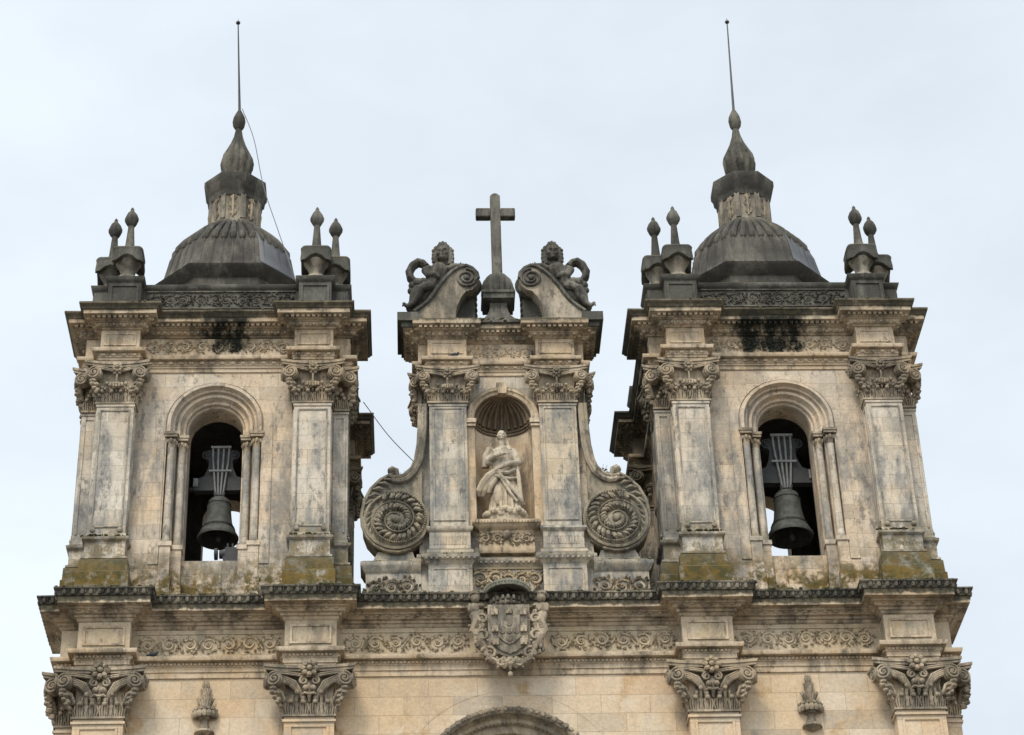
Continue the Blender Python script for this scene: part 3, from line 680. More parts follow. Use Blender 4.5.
def build_tower(loc):
    T = empty('bell_tower', loc, 'left bell tower under a blackened stone dome', 'bell tower')
    # walls with stepped arched openings on the four sides
    def w1(m):
        arch_sheet(m, -TW, TW, Z0 - .05, 33.7, 1.18, ASP, -TW)
        arch_loft(m, [(1.18, -TW), (1.18, -TW + .20), (.95, -TW + .20), (.95, -TW + .40), (.68, -TW + .40), (.68, -TW + .98)], ASP, Z0 - .05)
    part('wall', four(w1), 'tower', T, TO)
    def w2(m):
        arch_loft(m, [(.67, -TW + .98), (.67, -TW + 1.0)], ASP, Z0 - .05)
        arch_sheet(m, -TW + 1.0, TW - 1.0, Z0 - .05, 33.7, .67, ASP, -TW + 1.0)
    b = four(w2); b.box(-TW + .05, TW - .05, -TW + .05, TW - .05, 33.5, 33.66); b.box(-2.2, 2.2, -2.2, 2.2, Z0 - .02, Z0 + .1)
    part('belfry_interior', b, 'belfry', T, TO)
    # the dressed surround of each opening
    for k in range(4):
        m = MB(); y = -TW
        arch_loft(m, [(1.46, y + .005), (1.45, y - .025), (1.22, y - .03), (1.20, y + .01)], ASP, 28.1)
        arch_loft(m, [(1.20, y - .02), (1.17, y - .09), (1.09, y - .09), (1.07, y + .0), (1.05, y + .05), (1.00, y + .05), (.985, y + .14), (.95, y + .16)], ASP, 31.84)
        arch_loft(m, [(.97, y + .19), (.94, y + .11), (.87, y + .11), (.84, y + .20), (.82, y + .25), (.75, y + .25), (.73, y + .34), (.69, y + .36), (.68, y + .42)], ASP, 31.84)
        A = part('arch_surround', m, 'tower', T, TO, (0, 0, 0), k * pi / 2)
        if k == 2: continue
        for sx in (-1, 1):
            for (xx, yy) in ((1.065, .10), (.815, .30)):
                m = MB(); c = (sx * xx, -TW + yy, 0)
                m.lathe([(.125, 28.72), (.13, 28.78), (.105, 28.84), (.10, 28.9), (.088, 31.38), (.10, 31.42), (.085, 31.45)], c, 14)
                C_ = part('colonette', m, 'shaft', T, TO, (0, 0, 0), k * pi / 2)
                m = MB(); m.lathe([(.09, 31.44), (.10, 31.55), (.14, 31.66), (.10, 31.70)], c, 12)
                for j in range(8): m.ell((c[0] + .125 * cos(j * pi / 4), c[1] + .125 * sin(j * pi / 4), 31.62), (.035, .035, .07), 6, 4)
                m.box(c[0] - .16, c[0] + .16, c[1] - .16, c[1] + .16, 31.71, 31.78); m.box(c[0] - .18, c[0] + .18, c[1] - .18, c[1] + .18, 31.78, 31.85)
                part('capital', m, 'carved', C_, TO)
                m = MB(); m.box(c[0] - .13, c[0] + .13, c[1] - .13, c[1] + .13, Z0, 28.66); m.box(c[0] - .16, c[0] + .16, c[1] - .16, c[1] + .16, 28.60, 28.72)
                m.box(c[0] - .165, c[0] + .165, c[1] - .165, c[1] + .165, Z0, 27.75)
                part('pedestal', m, 'tower', C_, TO)
        m = MB(); m.box(-.70, .70, -TW + .34, -TW + .97, Z0 - .02, AZ); m.box(-.30, .30, -TW + .315, -TW + .35, Z0, AZ - .05)
        part('sill', m, 'tower', T, TO, (0, 0, 0), k * pi / 2)
    # corner plinths and moulded pilaster bases (one block per corner)
    def corner(p):
        return [(-(PF + p), -(PI_ - p)), (-(PF + p), -(PO + p)), (-(PO + p), -(PO + p)), (-(PO + p), -(PF + p)), (-(PI_ - p), -(PF + p)), (-(PI_ - p), -2.86), (-2.86, -2.86), (-2.86, -(PI_ - p))]
    for k in range(4):
        m = MB(); mould(m, corner, [(.17, Z0 - .03), (.17, 27.62), (.15, 27.64), (.13, 27.66), (.12, 27.98), (.05, 28.02)])
        P_ = part('plinth', m, 'plinth', T, TO, (0, 0, 0), k * pi / 2)
        m = MB(); mould(m, corner, [(.05, 28.0), (.09, 28.02), (.09, 28.07), (.045, 28.10), (.03, 28.13), (.03, 28.5), (.06, 28.52), (.10, 28.55), (.11, 28.61), (.06, 28.64), (.03, 28.68), (.02, 28.74)])
        for (x, y, t) in ((-PW, -PF - .03, 0), (-PF - .03, -PW, 1)):
            for j in range(9):
                d = (j - 4) * .078
                if t: m.ell((x, y + d, 28.30), (.012, .014, .075), 6, 4)
                else: m.ell((x + d, y, 28.30), (.014, .012, .075), 6, 4)
        part('base_moulding', m, 'shaft', P_, TO)
    # pilasters with capitals: two on each face
    sm = MB(); sm.box(-.46, .46, -.42, .04, 28.68, 32.47)
    for sx in (-1, 1):                                   # the panel of the return side
        x = sx * .46
        for (y0, y1, z0, z1) in ((-.36, -.06, 32.24, 32.30), (-.36, -.31, 28.95, 32.24), (-.11, -.06, 28.95, 32.24)): sm.box(min(x, x + sx * .025), max(x, x + sx * .025), y0, y1, z0, z1)
        sm.ell((sx * .33, -.45, 28.84), (.07, .05, .07), 8, 5); sm.ell((sx * .33, -.44, 28.95), (.035, .03, .06), 6, 4)
    sm.box(-.48, .48, -.44, .04, 32.37, 32.43)
    me = sm.mesh('pilaster', (0, 0, Z0))
    pf = MB(); panel_strips(pf, -.46, .46, 28.82, 32.36, -.42, .085, .035, .025); fme = pf.mesh('panel_frame', (0, 0, Z0))
    for k in range(4):
        for sx in (-1, 1):
            R = Matrix.Rotation(k * pi / 2, 3, 'Z'); q = R @ Vector((sx * PW, -2.91, 0))
            p_ = link('pilaster', me, 'shaft', T, q, k * pi / 2)
            link('capital', CAPU, 'carved', p_, (0, 0, 32.45 - Z0)); link('panel_frame', fme, 'frame', p_)
    # entablature
    m = MB(); mould(m, tow, [(.0, 33.62), (.03, 33.64), (.03, 33.74), (.06, 33.75), (.06, 33.80), (.08, 33.81), (.08, 33.935), (.20, 33.94), (.22, 33.99), (.22, 34.03), (.0, 34.05)])
    row(m, tow(.085), .26, dentil(33.875, .035, .05, .035)); row(m, tow(.085), .26, egg(33.875, .03, .03, .05), inset=0.)
    part('architrave', m, 'mould', T, TO)
    m = MB(); mould(m, tow, [(.0, 34.04), (.03, 34.05), (.03, 34.66), (.0, 34.68)])
    for k in range(4):
        for sx in (-1, 1):
            b = MB(); panel_strips(b, sx * PW - .46, sx * PW + .46, 34.14, 34.63, -(PF + .03), .06, .04, .02); m.join(b, rotz(k))
    FZ = part('frieze', m, 'mould', T, TO)
    for k in (0, 1, 3):
        m = MB(); rinceau(m, -1.85, 1.85, 34.40, .36, -(TW + .03), .42, .038); part('scroll_carving', m, 'frieze', FZ, TO, (0, 0, 0), k * pi / 2)
    m = MB(); mould(m, tow, [(.03, 34.66), (.08, 34.67), (.10, 34.70), (.16, 34.71), (.20, 34.79), (.24, 34.80), (.24, 34.82), (.30, 34.825), (.30, 34.905), (.46, 34.91), (.46, 35.03), (.49, 35.04), (.55, 35.14), (.57, 35.15), (.57, 35.20), (.0, 35.24)])
    row(m, tow(.18), .17, egg(34.75, .055, .06, .06)); row(m, tow(.345), .135, dentil(34.872, .035, .038, .045))
    part('cornice', m, 'cornice', T, TO)
    # attic: parapet panels between pedestals
    m = MB(); mould(m, tow, [(-.02, 35.22), (.02, 35.23), (.02, 35.32), (-.04, 35.36), (-.04, 36.22), (.0, 36.25), (.03, 36.29), (.05, 36.36), (.03, 36.38), (-.03, 36.40)])
    for k in range(4):
        for sx in (-1, 1):
            b = MB(); panel_strips(b, sx * PW - .44, sx * PW + .44, 35.40, 36.22, -(PF - .04), .07, .06, .03); m.join(b, rotz(k))
    PA = part('parapet', m, 'dark', T, TO)
    for k in (0, 1, 3):
        m = MB(); rinceau(m, -1.88, 1.88, 35.92, .42, -(TW - .04), .36, .03)
        m.box(-1.92, 1.92, -TW, -TW + .06, 36.16, 36.20); m.box(-1.92, 1.92, -TW, -TW + .06, 35.64, 35.68)
        part('parapet_carving', m, 'fine', PA, TO, (0, 0, 0), k * pi / 2)
    # dome
    def octo(a_, h=.5): return [(-h * a_, -a_), (h * a_, -a_), (a_, -h * a_), (a_, h * a_), (h * a_, a_), (-h * a_, a_), (-a_, h * a_), (-a_, -h * a_)]
    m = MB(); m.loft([ring(octo(a_), z) for a_, z in ((1.55, 36.3), (1.55, 36.95), (1.62, 37.0), (1.62, 37.2), (1.72, 37.28), (1.72, 37.5), (1.84, 37.60), (1.95, 37.74), (1.98, 37.80), (1.95, 37.82))], True, True, True)
    D = part('dome_drum', m, 'roof', T, TO)
    pr = [(1.97, 37.81), (1.85, 37.90), (1.77, 38.05), (1.71, 38.35), (1.645, 38.71), (1.525, 39.04), (1.35, 39.35), (1.145, 39.63), (.95, 39.86), (.79, 40.05), (.69, 40.18)]
    m = MB(); m.loft([ring(octo(a_), z) for a_, z in pr], True, True, True)
    DM = part('dome', m, 'roof', T, TO, angle=25)
    for j in range(40):                                  # rounded ribs lapping the crown of the dome
        a_ = 2 * pi * (j + .5) / 40; path = []
        for (r, z) in [(1.535, 38.97)] + pr[5:]:
            ca, sa = cos(a_), sin(a_); ap = 1 / max(abs(ca), abs(sa), (abs(ca) + abs(sa)) / 1.5)
            path.append((r * ap * ca * 1.0, r * ap * sa * 1.0, z + .015))
        m = MB(); m.tube(path, [.085, .098, .092, .082, .072, .062, .055], 8); m.ell((path[0][0], path[0][1], path[0][2]), .088, 8, 6); low = []
        for (r, z) in pr[1:5] + [(1.53, 39.0)]:
            ca, sa = cos(a_), sin(a_); ap = 1 / max(abs(ca), abs(sa), (abs(ca) + abs(sa)) / 1.5); low.append((r * ap * ca, r * ap * sa, z))
        m.tube(low, [.018, .024, .026, .03, .05], 5)
        part('rib', m, 'roof', DM, TO)
    m = MB()
    def seg(i, pr_):
        a0, a1 = octo(1.0)[i], octo(1.0)[(i + 1) % 8]
        m.loft([[((a0[0] * (1 - t) + a1[0] * t) * r * 1.012, (a0[1] * (1 - t) + a1[1] * t) * r * 1.012, z) for t in (.0, 1.)] for r, z in pr_], False)
    seg(1, pr[1:7])
    LS = part('lead_sheet', m, 'lead', DM, TO, angle=30)
    so = LS.modifiers.new('t', 'SOLIDIFY'); so.thickness = .01
    # lantern
    m = MB(); m.loft([ring(octo(a_, .41), z) for a_, z in ((.80, 40.0), (.80, 40.18), (.70, 40.24), (.67, 40.30), (.67, 41.12), (.70, 41.18))], True, True, True)
    for j in range(8):
        a_ = pi / 8 + j * pi / 4; R = .722
        m.obox((R * cos(a_), R * sin(a_), 40.78), (-sin(a_), cos(a_)), (cos(a_), sin(a_)), .07, .03, .48)
    L_ = part('lantern', m, 'lantern', T, TO)
    for j in range(8):
        a_ = j * pi / 4 + pi / 2; t = Vector((-sin(a_), cos(a_), 0)); n = Vector((cos(a_), sin(a_), 0)); m = MB()
        for q in range(3):
            sp = spiral((0, 0), .10, 1.4, 12, .2, pi / 2, 1 if q % 2 else -1)
            m.tube([n * .68 + t * u_ + Vector((0, 0, 40.50 + .27 * q + v_)) for u_, v_ in sp], .03, 5)
        m.tube([n * .68 + Vector((0, 0, 40.36)), n * .71 + Vector((0, 0, 40.8)), n * .68 + Vector((0, 0, 41.1))], [.03, .05, .03], 6)
        part('lantern_carving', m, 'carved', L_, TO)
    m = MB(); m.loft([ring(octo(a_, .41), z) for a_, z in ((.70, 41.10), (.73, 41.18), (.74, 41.3), (.79, 41.36), (.81, 41.52), (.86, 41.62), (.86, 41.78), (.60, 41.92), (.46, 42.0))], True, True, True)
    part('lantern_cornice', m, 'roof', L_, TO)
    m = MB(); m.lathe([(.40, 41.95), (.43, 42.05), (.40, 42.14), (.32, 42.2), (.36, 42.3), (.43, 42.5), (.455, 42.72), (.42, 42.92), (.32, 43.15), (.21, 43.42), (.13, 43.7), (.085, 43.98), (.085, 44.02)], (0, 0, 0), 48, (12, .14))
    part('onion_finial', m, 'fine', T, TO)
    m = MB(); m.lathe([(.10, 44.0), (.16, 44.1), (.185, 44.28), (.16, 44.45), (.09, 44.62), (.03, 44.75)], (0, 0, 0), 16, (8, .06))
    part('finial_bud', m, 'fine', T, TO)
    return T
TL = build_tower((-7.2, .98, Z0))
TR = copy_tree(TL); TR.location = (7.2, .98, Z0)
TL['label'] = 'left bell tower, stone dome with a cable hanging from its finial'
TR['label'] = 'right bell tower, wide black stain on the cornice above its belfry arch'

# pinnacles on the attic pedestals
def pinnacle():
    P_ = empty('pinnacle', (0, 0, 0), '', 'pinnacle', 'vase pinnacles on the tower corners')
    m = MB(); m.box(-.34, .34, -.34, .34, 0, .16); m.lathe([(.26, .15), (.30, .22), (.27, .30), (.20, .35), (.18, .44), (.22, .58), (.29, .70), (.33, .78)], (0, 0, 0), 20)
    part('vase', m, 'lantern', P_)
    def sq(a_, z, drop=0., rr=.3):          # rounded square whose corners hang lower than its sides
        pts = []
        for i in range(4):
            sx, sy = [(1, 1), (-1, 1), (-1, -1), (1, -1)][i]; c_ = a_ * (1 - rr)
            for j in range(5):
                an = i * pi / 2 + j * pi / 8; pts.append((sx * c_ + a_ * rr * cos(an), sy * c_ + a_ * rr * sin(an), z - drop))
            nx, ny = [(-1, 1), (-1, -1), (1, -1), (1, 1)][i]
            for t in (.25, .5, .75):
                an = (i + 1) * pi / 2; bx, by = a_ * rr * cos(an), a_ * rr * sin(an)
                pts.append((sx * c_ * (1 - t) + nx * c_ * t + bx, sy * c_ * (1 - t) + ny * c_ * t + by, z - drop * (1 - sin(t * pi))))
        return pts
    m = MB(); m.loft([sq(.24, .76), sq(.30, .78, .06), sq(.40, .86, .20), sq(.405, .94, .17), sq(.385, 1.04, .05), sq(.40, 1.08, .02), sq(.37, 1.12), sq(.25, 1.18), sq(.17, 1.26)], True, True, True)
    part('square_cap', m, 'dark', P_)
    m = MB(); m.lathe([(.19, 1.22), (.15, 1.30), (.12, 1.42), (.085, 1.92), (.075, 2.06)], (0, 0, 0), 12)
    part('stem', m, 'fine', P_)
    m = MB(); m.lathe([(.07, 2.02), (.12, 2.07), (.175, 2.19), (.18, 2.28), (.13, 2.42), (.06, 2.52), (.045, 2.55), (.05, 2.59), (.01, 2.66)], (0, 0, 0), 16, (8, .1))
    part('bud', m, 'dark', P_)
    return P_
pn = pinnacle(); first = True
WHERE = {('L', -1, 0): 'left tower, front pinnacle above its outer left corner', ('L', -1, 1): 'left tower, lower rear pinnacle at its outer left edge',
         ('L', 1, 0): 'left tower, front pinnacle on the corner facing the cross', ('L', 1, 1): 'left tower, lower rear pinnacle nearest the gable',
         ('R', -1, 0): 'right tower, front pinnacle on the corner facing the cross', ('R', -1, 1): 'right tower, lower rear pinnacle nearest the gable',
         ('R', 1, 0): 'right tower, front pinnacle above its outer right corner', ('R', 1, 1): 'right tower, lower rear pinnacle at its outer right edge'}
for side, X0 in (('L', -7.2), ('R', 7.2)):
    for sx in (-1, 1):
        for b, (dx, dy) in enumerate(((PW, -2.93), (2.93, -PW))):
            o = pn if first else copy_tree(pn); first = False
            o.location = (X0 + sx * dx, .98 + dy, 36.27); o['label'] = 'dark stone ' + WHERE[(side, sx, b)]

# lightning rods
def rod(p0, p1, label):
    m = MB(); a_, b_ = Vector(p0), Vector(p1)
    m.tube([a_, a_.lerp(b_, .4), b_], [.04, .028, .018], 8); m.ell(b_, (.07, .07, .06), 8, 6); m.tube([b_, b_ + Vector((0, 0, .15))], [.02, .005], 6)
    o = link('lightning_rod', m.mesh('lightning_rod', p0), 'rod', None, p0)
    tag(o, label, 'lightning rod', 'lightning rods on the domes')
rod((-7.2, .98, 44.70), (-7.36, .98, 48.1), 'thin upright metal rod with a small ball on the left dome finial')
rod((7.2, .98, 44.70), (7.28, .98, 48.15), 'thin leaning metal rod with a small ball on the right dome finial')
# cables
def cable(pts, label, r=.012):
    P = [Vector(p) for p in pts]; P = [P[0] * 2 - P[1]] + P + [P[-1] * 2 - P[-2]]; out = []
    for i in range(1, len(P) - 2):
        for k in range(8):
            t = k / 8; a, b, c, d = P[i - 1:i + 3]
            out.append(.5 * ((2 * b) + (c - a) * t + (2 * a - 5 * b + 4 * c - d) * t * t + (3 * b - a - 3 * c + d) * t ** 3))
    out.append(P[-2]); m = MB(); m.tube(out, r, 5)
    o = link('lightning_cable', m.mesh('lightning_cable', out[0]), 'cable', None, out[0]); tag(o, label, 'cable')
cable([(-7.12, .9, 44.72), (-6.72, .55, 43.3), (-6.36, .0, 41.2), (-5.85, -1.0, 38.9), (-5.25, -1.98, 36.42)], 'thin dark cable running from the left dome finial down to the parapet')
cable([(-3.5, -1.5, 33.02), (-2.85, -1.65, 31.90), (-2.15, -1.8, 30.95)], 'thin dark cable slung between the left tower and the gable scroll')

# bells
def bell(x, z, s, label, grp='bronze bells in the belfry arches'):
    B = empty('bell', (x, -.62, z), label, 'bell', grp)
    m = MB(); m.lathe([(.44, .04), (.52, .0), (.53, .06), (.47, .17), (.40, .32), (.345, .52), (.315, .78), (.30, 1.0), (.27, 1.13), (.16, 1.22), (.05, 1.24)], (0, 0, 0), 36, None, False, True)
    m.lathe([(.44, .04), (.40, .2), (.30, .5), (.25, 1.0), (.02, 1.15)], (0, 0, 0), 24, None, False, True)
    for z_, r_ in ((.28, .425), (.33, .405), (1.0, .305)): m.tube([(r_ * cos(2 * pi * k / 28), r_ * sin(2 * pi * k / 28), z_) for k in range(29)], .014, 5, False)
    part('bell_body', m, 'bronze', B)
    m = MB(); m.tube([(0, 0, 1.0), (.02, 0, .3), (.03, 0, .08)], [.03, .03, .05], 8); m.ell((.03, 0, .02), (.085, .085, .1), 10, 7)
    part('clapper', m, 'bronze', B)
    m = MB()
    for k in range(4):
        a_ = k * pi / 2 + pi / 4; m.tube([(.12 * cos(a_), .12 * sin(a_), 1.18), (.17 * cos(a_), .17 * sin(a_), 1.32), (.06 * cos(a_), .06 * sin(a_), 1.44)], .035, 6)
    part('crown_loops', m, 'bronze', B)
    m = MB(); poly = [(-.66, 1.42), (.66, 1.42), (.70, 1.62), (.66, 1.74), (.42, 1.84), (.32, 2.1), (.30, 2.32), (.40, 2.40), (.42, 2.56), (.30, 2.64), (.16, 2.60), (.12, 2.70)]
    m.prism(poly + [(-a_, b_) for a_, b_ in reversed(poly[3:])] + [(-.70, 1.62)], -.09, .12)
    for sx in (-1, 1): m.tube([(sx * .36 + .13 * u_, -.10, 2.49 + .13 * v_) for u_, v_ in spiral((0, 0), 1, 1.6, 18, .1, -pi / 2, sx)], .025, 5)
    Y_ = part('yoke', m, 'yoke', B)
    for sx in (-1, 1):
        m = MB(); m.box(sx * .62 - .06, sx * .62 + .06, -.13, -.085, 1.52, 1.76); m.box(sx * .62 - .025, sx * .62 + .025, -.15, -.12, 1.55, 1.73); part('bearing_plate', m, 'iron', Y_)
        m = MB(); m.tube([(sx * .68, 0, 1.5), (sx * .9, 0, 1.5)], .06, 8); part('axle', m, 'rod', Y_)
    for k in range(4):
        q = (k - 1.5) / 1.5
        m = MB(); m.tube([(q * .21, -.14, 2.68), (q * .20, -.145, 2.3), (q * .11, -.15, 1.4), (q * .09, -.10, 1.28)], .030, 6); part('strap', m, 'iron', B)
    for bx in ((-.29, .29, -.19, -.16, 1.93, 1.98), (-.26, .26, -.19, -.10, 2.64, 2.70)): m = MB(); m.box(*bx); part('strap_bar', m, 'iron', B)
    for o in [B] : o.scale = (s, s, s)
bell(-7.12, 29.52, .98, 'dark bronze bell in the left tower arch, machine box beside its rim')
bell(7.24, 29.44, 1.10, 'larger dark bronze bell in the right tower arch')
m = MB(); c = Vector((-6.72, -1.1, 28.72))
m.box(c.x - .16, c.x + .22, c.y - .12, c.y + .15, c.z - .02, c.z + .26); m.tube([(c.x - .3, c.y, c.z + .12), (c.x - .12, c.y, c.z + .12)], .11, 10)
for q in (-.1, .02, .14): m.tube([(c.x + q, c.y, c.z + .2), (c.x + q, c.y, c.z + .42)], .03, 6)
m.tube([(c.x - .34, c.y - .02, c.z + .12), (c.x - .42, c.y - .02, c.z + .12)], .15, 10); m.box(c.x - .2, c.x + .3, c.y - .15, c.y + .2, 28.14, 28.72)
o = link('bell_motor', m.mesh('bell_motor', c), 'yoke', None, c); tag(o, 'small black striking machine on the sill beside the left bell', 'machine')

# ================================================================== CENTRAL GABLE WITH THE NICHE
GX, GZ = .03, 26.88; GO = (GX, -1.3, GZ)
def gab(p, side=True):
    L = 2.10 + p
    h = [(-L, -.70 + .3 * p), (-L, -(1.66 + p)), (-(1.86 + p), -(1.66 + p)), (-(1.86 + p), -(1.90 + p)), (-(.92 - p), -(1.90 + p)), (-(.92 - p), -(1.66 + p))]
    h += [(-x, y) for x, y in reversed(h)]
    return [(x + GX, y) for x, y in h]
G = empty('niche_gable', GO, 'central gable with statue niche and scrolled sides between the towers', 'gable')
m = MB(); mould(m, gab, [(.10, GZ - .04), (.10, 27.12), (.06, 27.16), (.06, 28.02), (.10, 28.06), (.16, 28.12), (.22, 28.16), (.24, 28.22), (.20, 28.27), (.04, 28.33)])
for sx in (-1, 1): panel_strips(m, GX + sx * 1.39 - .52, GX + sx * 1.39 + .52, 27.2, 28.0, -1.96, .07, .04, .02)
row(m, gab(.19), .13, egg(28.14, .035, .045, .04))
part('pedestal_course', m, 'gable', G, GO)
m = MB(); mould(m, gab, [(.05, 28.3), (.10, 28.34), (.10, 28.42), (.06, 28.46), (.03, 28.50), (.03, 28.95), (.06, 28.97), (.10, 29.02), (.10, 29.08), (.04, 29.12)])
for sx in (-1, 1):
    for j in range(12): m.box(GX + sx * 1.39 + (j - 5.5) * .068 - .014, GX + sx * 1.39 + (j - 5.5) * .068 + .014, -1.945, -1.92, 28.6, 28.86)
part('base_course', m, 'gable', G, GO)
NS, NR = 32.36, .72                                       # niche springing and radius
m = MB(); arch_sheet(m, -2.1, 2.1, 29.1, 33.7, NR, NS, -1.66)
b = MB(); b.box(-2.1, 2.1, -.78, -.70, 29.1, 33.7)
for sx in (-1, 1): b.box(sx * 2.1 - .02, sx * 2.1 + .02, -1.66, -.7, 29.1, 33.7)
m.join(b); part('wall', MB().join(m, lambda p: p + Vector((GX, 0, 0))), 'gable', G, GO)
# niche: half cylinder and shell
m = MB(); N = 20
m.loft([[(GX - NR * cos(pi * k / N), -1.66 + .86 * NR * sin(pi * k / N), z) for k in range(N + 1)] for z in (29.1, 30.4, NS)], False)
NI = part('niche', m, 'mould', G, GO)
m = MB(); rings = []
for j in range(9):
    t = j / 8 * pi / 2; rr = NR * cos(t)
    rings.append([(GX - rr * cos(pi * k / 36), -1.66 + .86 * rr * sin(pi * k / 36) * (1 + .05 * abs(sin(4.5 * pi * k / 36 * 2))), NS + NR * sin(t)) for k in range(37)])
m.loft(rings, False)
for k in range(1, 12):
    a_ = pi * k / 12; m.tube([(GX - NR * .97 * cos(t) * cos(a_), -1.66 + .83 * NR * cos(t) * sin(a_), NS + NR * .97 * sin(t)) for t in (.08, .3, .6, .9, 1.2)], [.055, .05, .04, .03, .015], 6)
m.tube([(GX - (NR - .01) * cos(pi * k / N), -1.66 + .85 * NR * sin(pi * k / N), NS - .12) for k in range(N + 1)], .035, 6)
m.tube([(GX - (NR - .01) * cos(pi * k / N), -1.66 + .85 * NR * sin(pi * k / N), NS - .02) for k in range(N + 1)], .045, 6)
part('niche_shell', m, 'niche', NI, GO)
m = MB(); arch_loft(m, [(NR, -1.60), (NR, -1.74), (.80, -1.76), (.82, -1.79), (.88, -1.79), (.92, -1.76), (.94, -1.64)], NS, 32.28, 28, GX)
m.prism([(GX - .10, 33.04), (GX + .10, 33.04), (GX + .14, 33.36), (GX - .14, 33.36)], -1.86, -1.66)
for sx in (-1, 1):
    x = GX + sx * .82; m.box(x - .10, x + .10, -1.78, -1.62, 29.1, 32.07); m.box(x - .12, x + .12, -1.82, -1.6, 29.1, 29.35)
    m.box(x - .125, x + .125, -1.83, -1.6, 32.08, 32.15); m.box(x - .145, x + .145, -1.86, -1.6, 32.17, 32.29)
part('niche_surround', m, 'mould', NI, GO)
# corbelled shelf under the statue
m = MB(); m.loft([[(GX - a_, -1.6, z), (GX - a_, -1.9 - b_, z), (GX + a_, -1.9 - b_, z), (GX + a_, -1.6, z)] for a_, b_, z in ((.66, .02, 28.36), (.68, .05, 28.42), (.68, .05, 28.52), (.66, .03, 28.98), (.70, .10, 29.02), (.80, .18, 29.07), (.84, .22, 29.15), (.80, .22, 29.20))], True, True, True)
for k in range(22): m.ell((GX - .80 + k * 1.6 / 21, -2.12, 29.13), (.036, .03, .05), 6, 4)
SF = part('shelf', m, 'mould', G, GO)
m = MB(); m.ell((GX, -2.0, 28.82), (.10, .1, .13), 9, 6)
rinceau(m, GX - .64, GX - .08, 28.74, .36, -1.94, .3, .05); rinceau(m, GX + .08, GX + .64, 28.74, .36, -1.94, .3, .05); part('shelf_carving', m, 'carved', SF, GO)
m = MB(); rinceau(m, GX - .78, GX + .78, 27.72, .5, -1.74, .30, .05); m.box(GX - .83, GX + .83, -1.76, -1.7, 28.0, 28.06)
part('panel_carving', m, 'frieze', G, GO)
# pilasters
CAPG = cap_mesh(.94, 1.0, 1.64, .24, .30, False).mesh('capital')
m = MB(); m.box(-.47, .47, -.24, .03, 29.06, 32.74); panel_strips(m, -.47, .47, 29.2, 32.66, -.24, .08, .045, .025); m.box(-.49, .49, -.26, .03, 32.62, 32.68)
me = m.mesh('pilaster', (0, 0, GZ))
for sx in (-1, 1):
    p_ = link('pilaster', me, 'gable', G, (sx * 1.39, -1.66 - GO[1], 0)); link('capital', CAPG, 'carved', p_, (0, 0, 32.70 - GZ))
    # half pilaster on the flank
    p_ = link('side_pilaster', me, 'gable', G, (sx * 1.87, -1.02 - GO[1], 0), sx * pi / 2); link('capital', CAPG, 'carved', p_, (0, 0, 32.70 - GZ))
# entablature
m = MB(); mould(m, gab, [(.0, 33.66), (.03, 33.68), (.03, 33.76), (.06, 33.78), (.06, 33.83), (.08, 33.84), (.08, 33.94), (.17, 33.945), (.19, 33.99), (.19, 34.03), (.0, 34.05)])
row(m, gab(.085), .24, dentil(33.89, .03, .05, .03)); row(m, gab(.085), .24, egg(33.89, .03, .03, .045), inset=0.); part('architrave', m, 'mould', G, GO)
m = MB(); mould(m, gab, [(.0, 34.04), (.03, 34.05), (.03, 34.64), (.0, 34.66)])
for sx in (-1, 1): panel_strips(m, GX + sx * 1.39 - .47, GX + sx * 1.39 + .47, 34.14, 34.62, -1.93, .06, .035, .02)
FG = part('frieze', m, 'mould', G, GO)
m = MB(); rinceau(m, GX - .82, GX + .82, 34.38, .34, -1.69, .3, .02); part('scroll_carving', m, 'mould', FG, GO)
m = MB(); mould(m, gab, [(.03, 34.64), (.07, 34.66), (.09, 34.69), (.19, 34.76), (.19, 34.79), (.27, 34.81), (.27, 34.88), (.37, 34.90), (.40, 34.91), (.41, 35.05), (.39, 35.07), (.0, 35.09)])
row(m, gab(.16), .17, egg(34.72, .05, .06, .055)); row(m, gab(.315), .135, dentil(34.852, .034, .038, .045))
part('cornice', m, 'cornice', G, GO)
for sx in (-1, 1):
    m = MB(); x0, x1 = sorted((GX + sx * 2.12, GX + sx * 2.66)); m.box(x0, x1, -2.22, -.62, 35.06, 35.32)
    x0, x1 = sorted((GX + sx * 2.12, GX + sx * 2.56)); m.box(x0, x1, -2.12, -.66, 34.93, 35.07)
    part('cornice_slab', m, 'dark', G, GO)
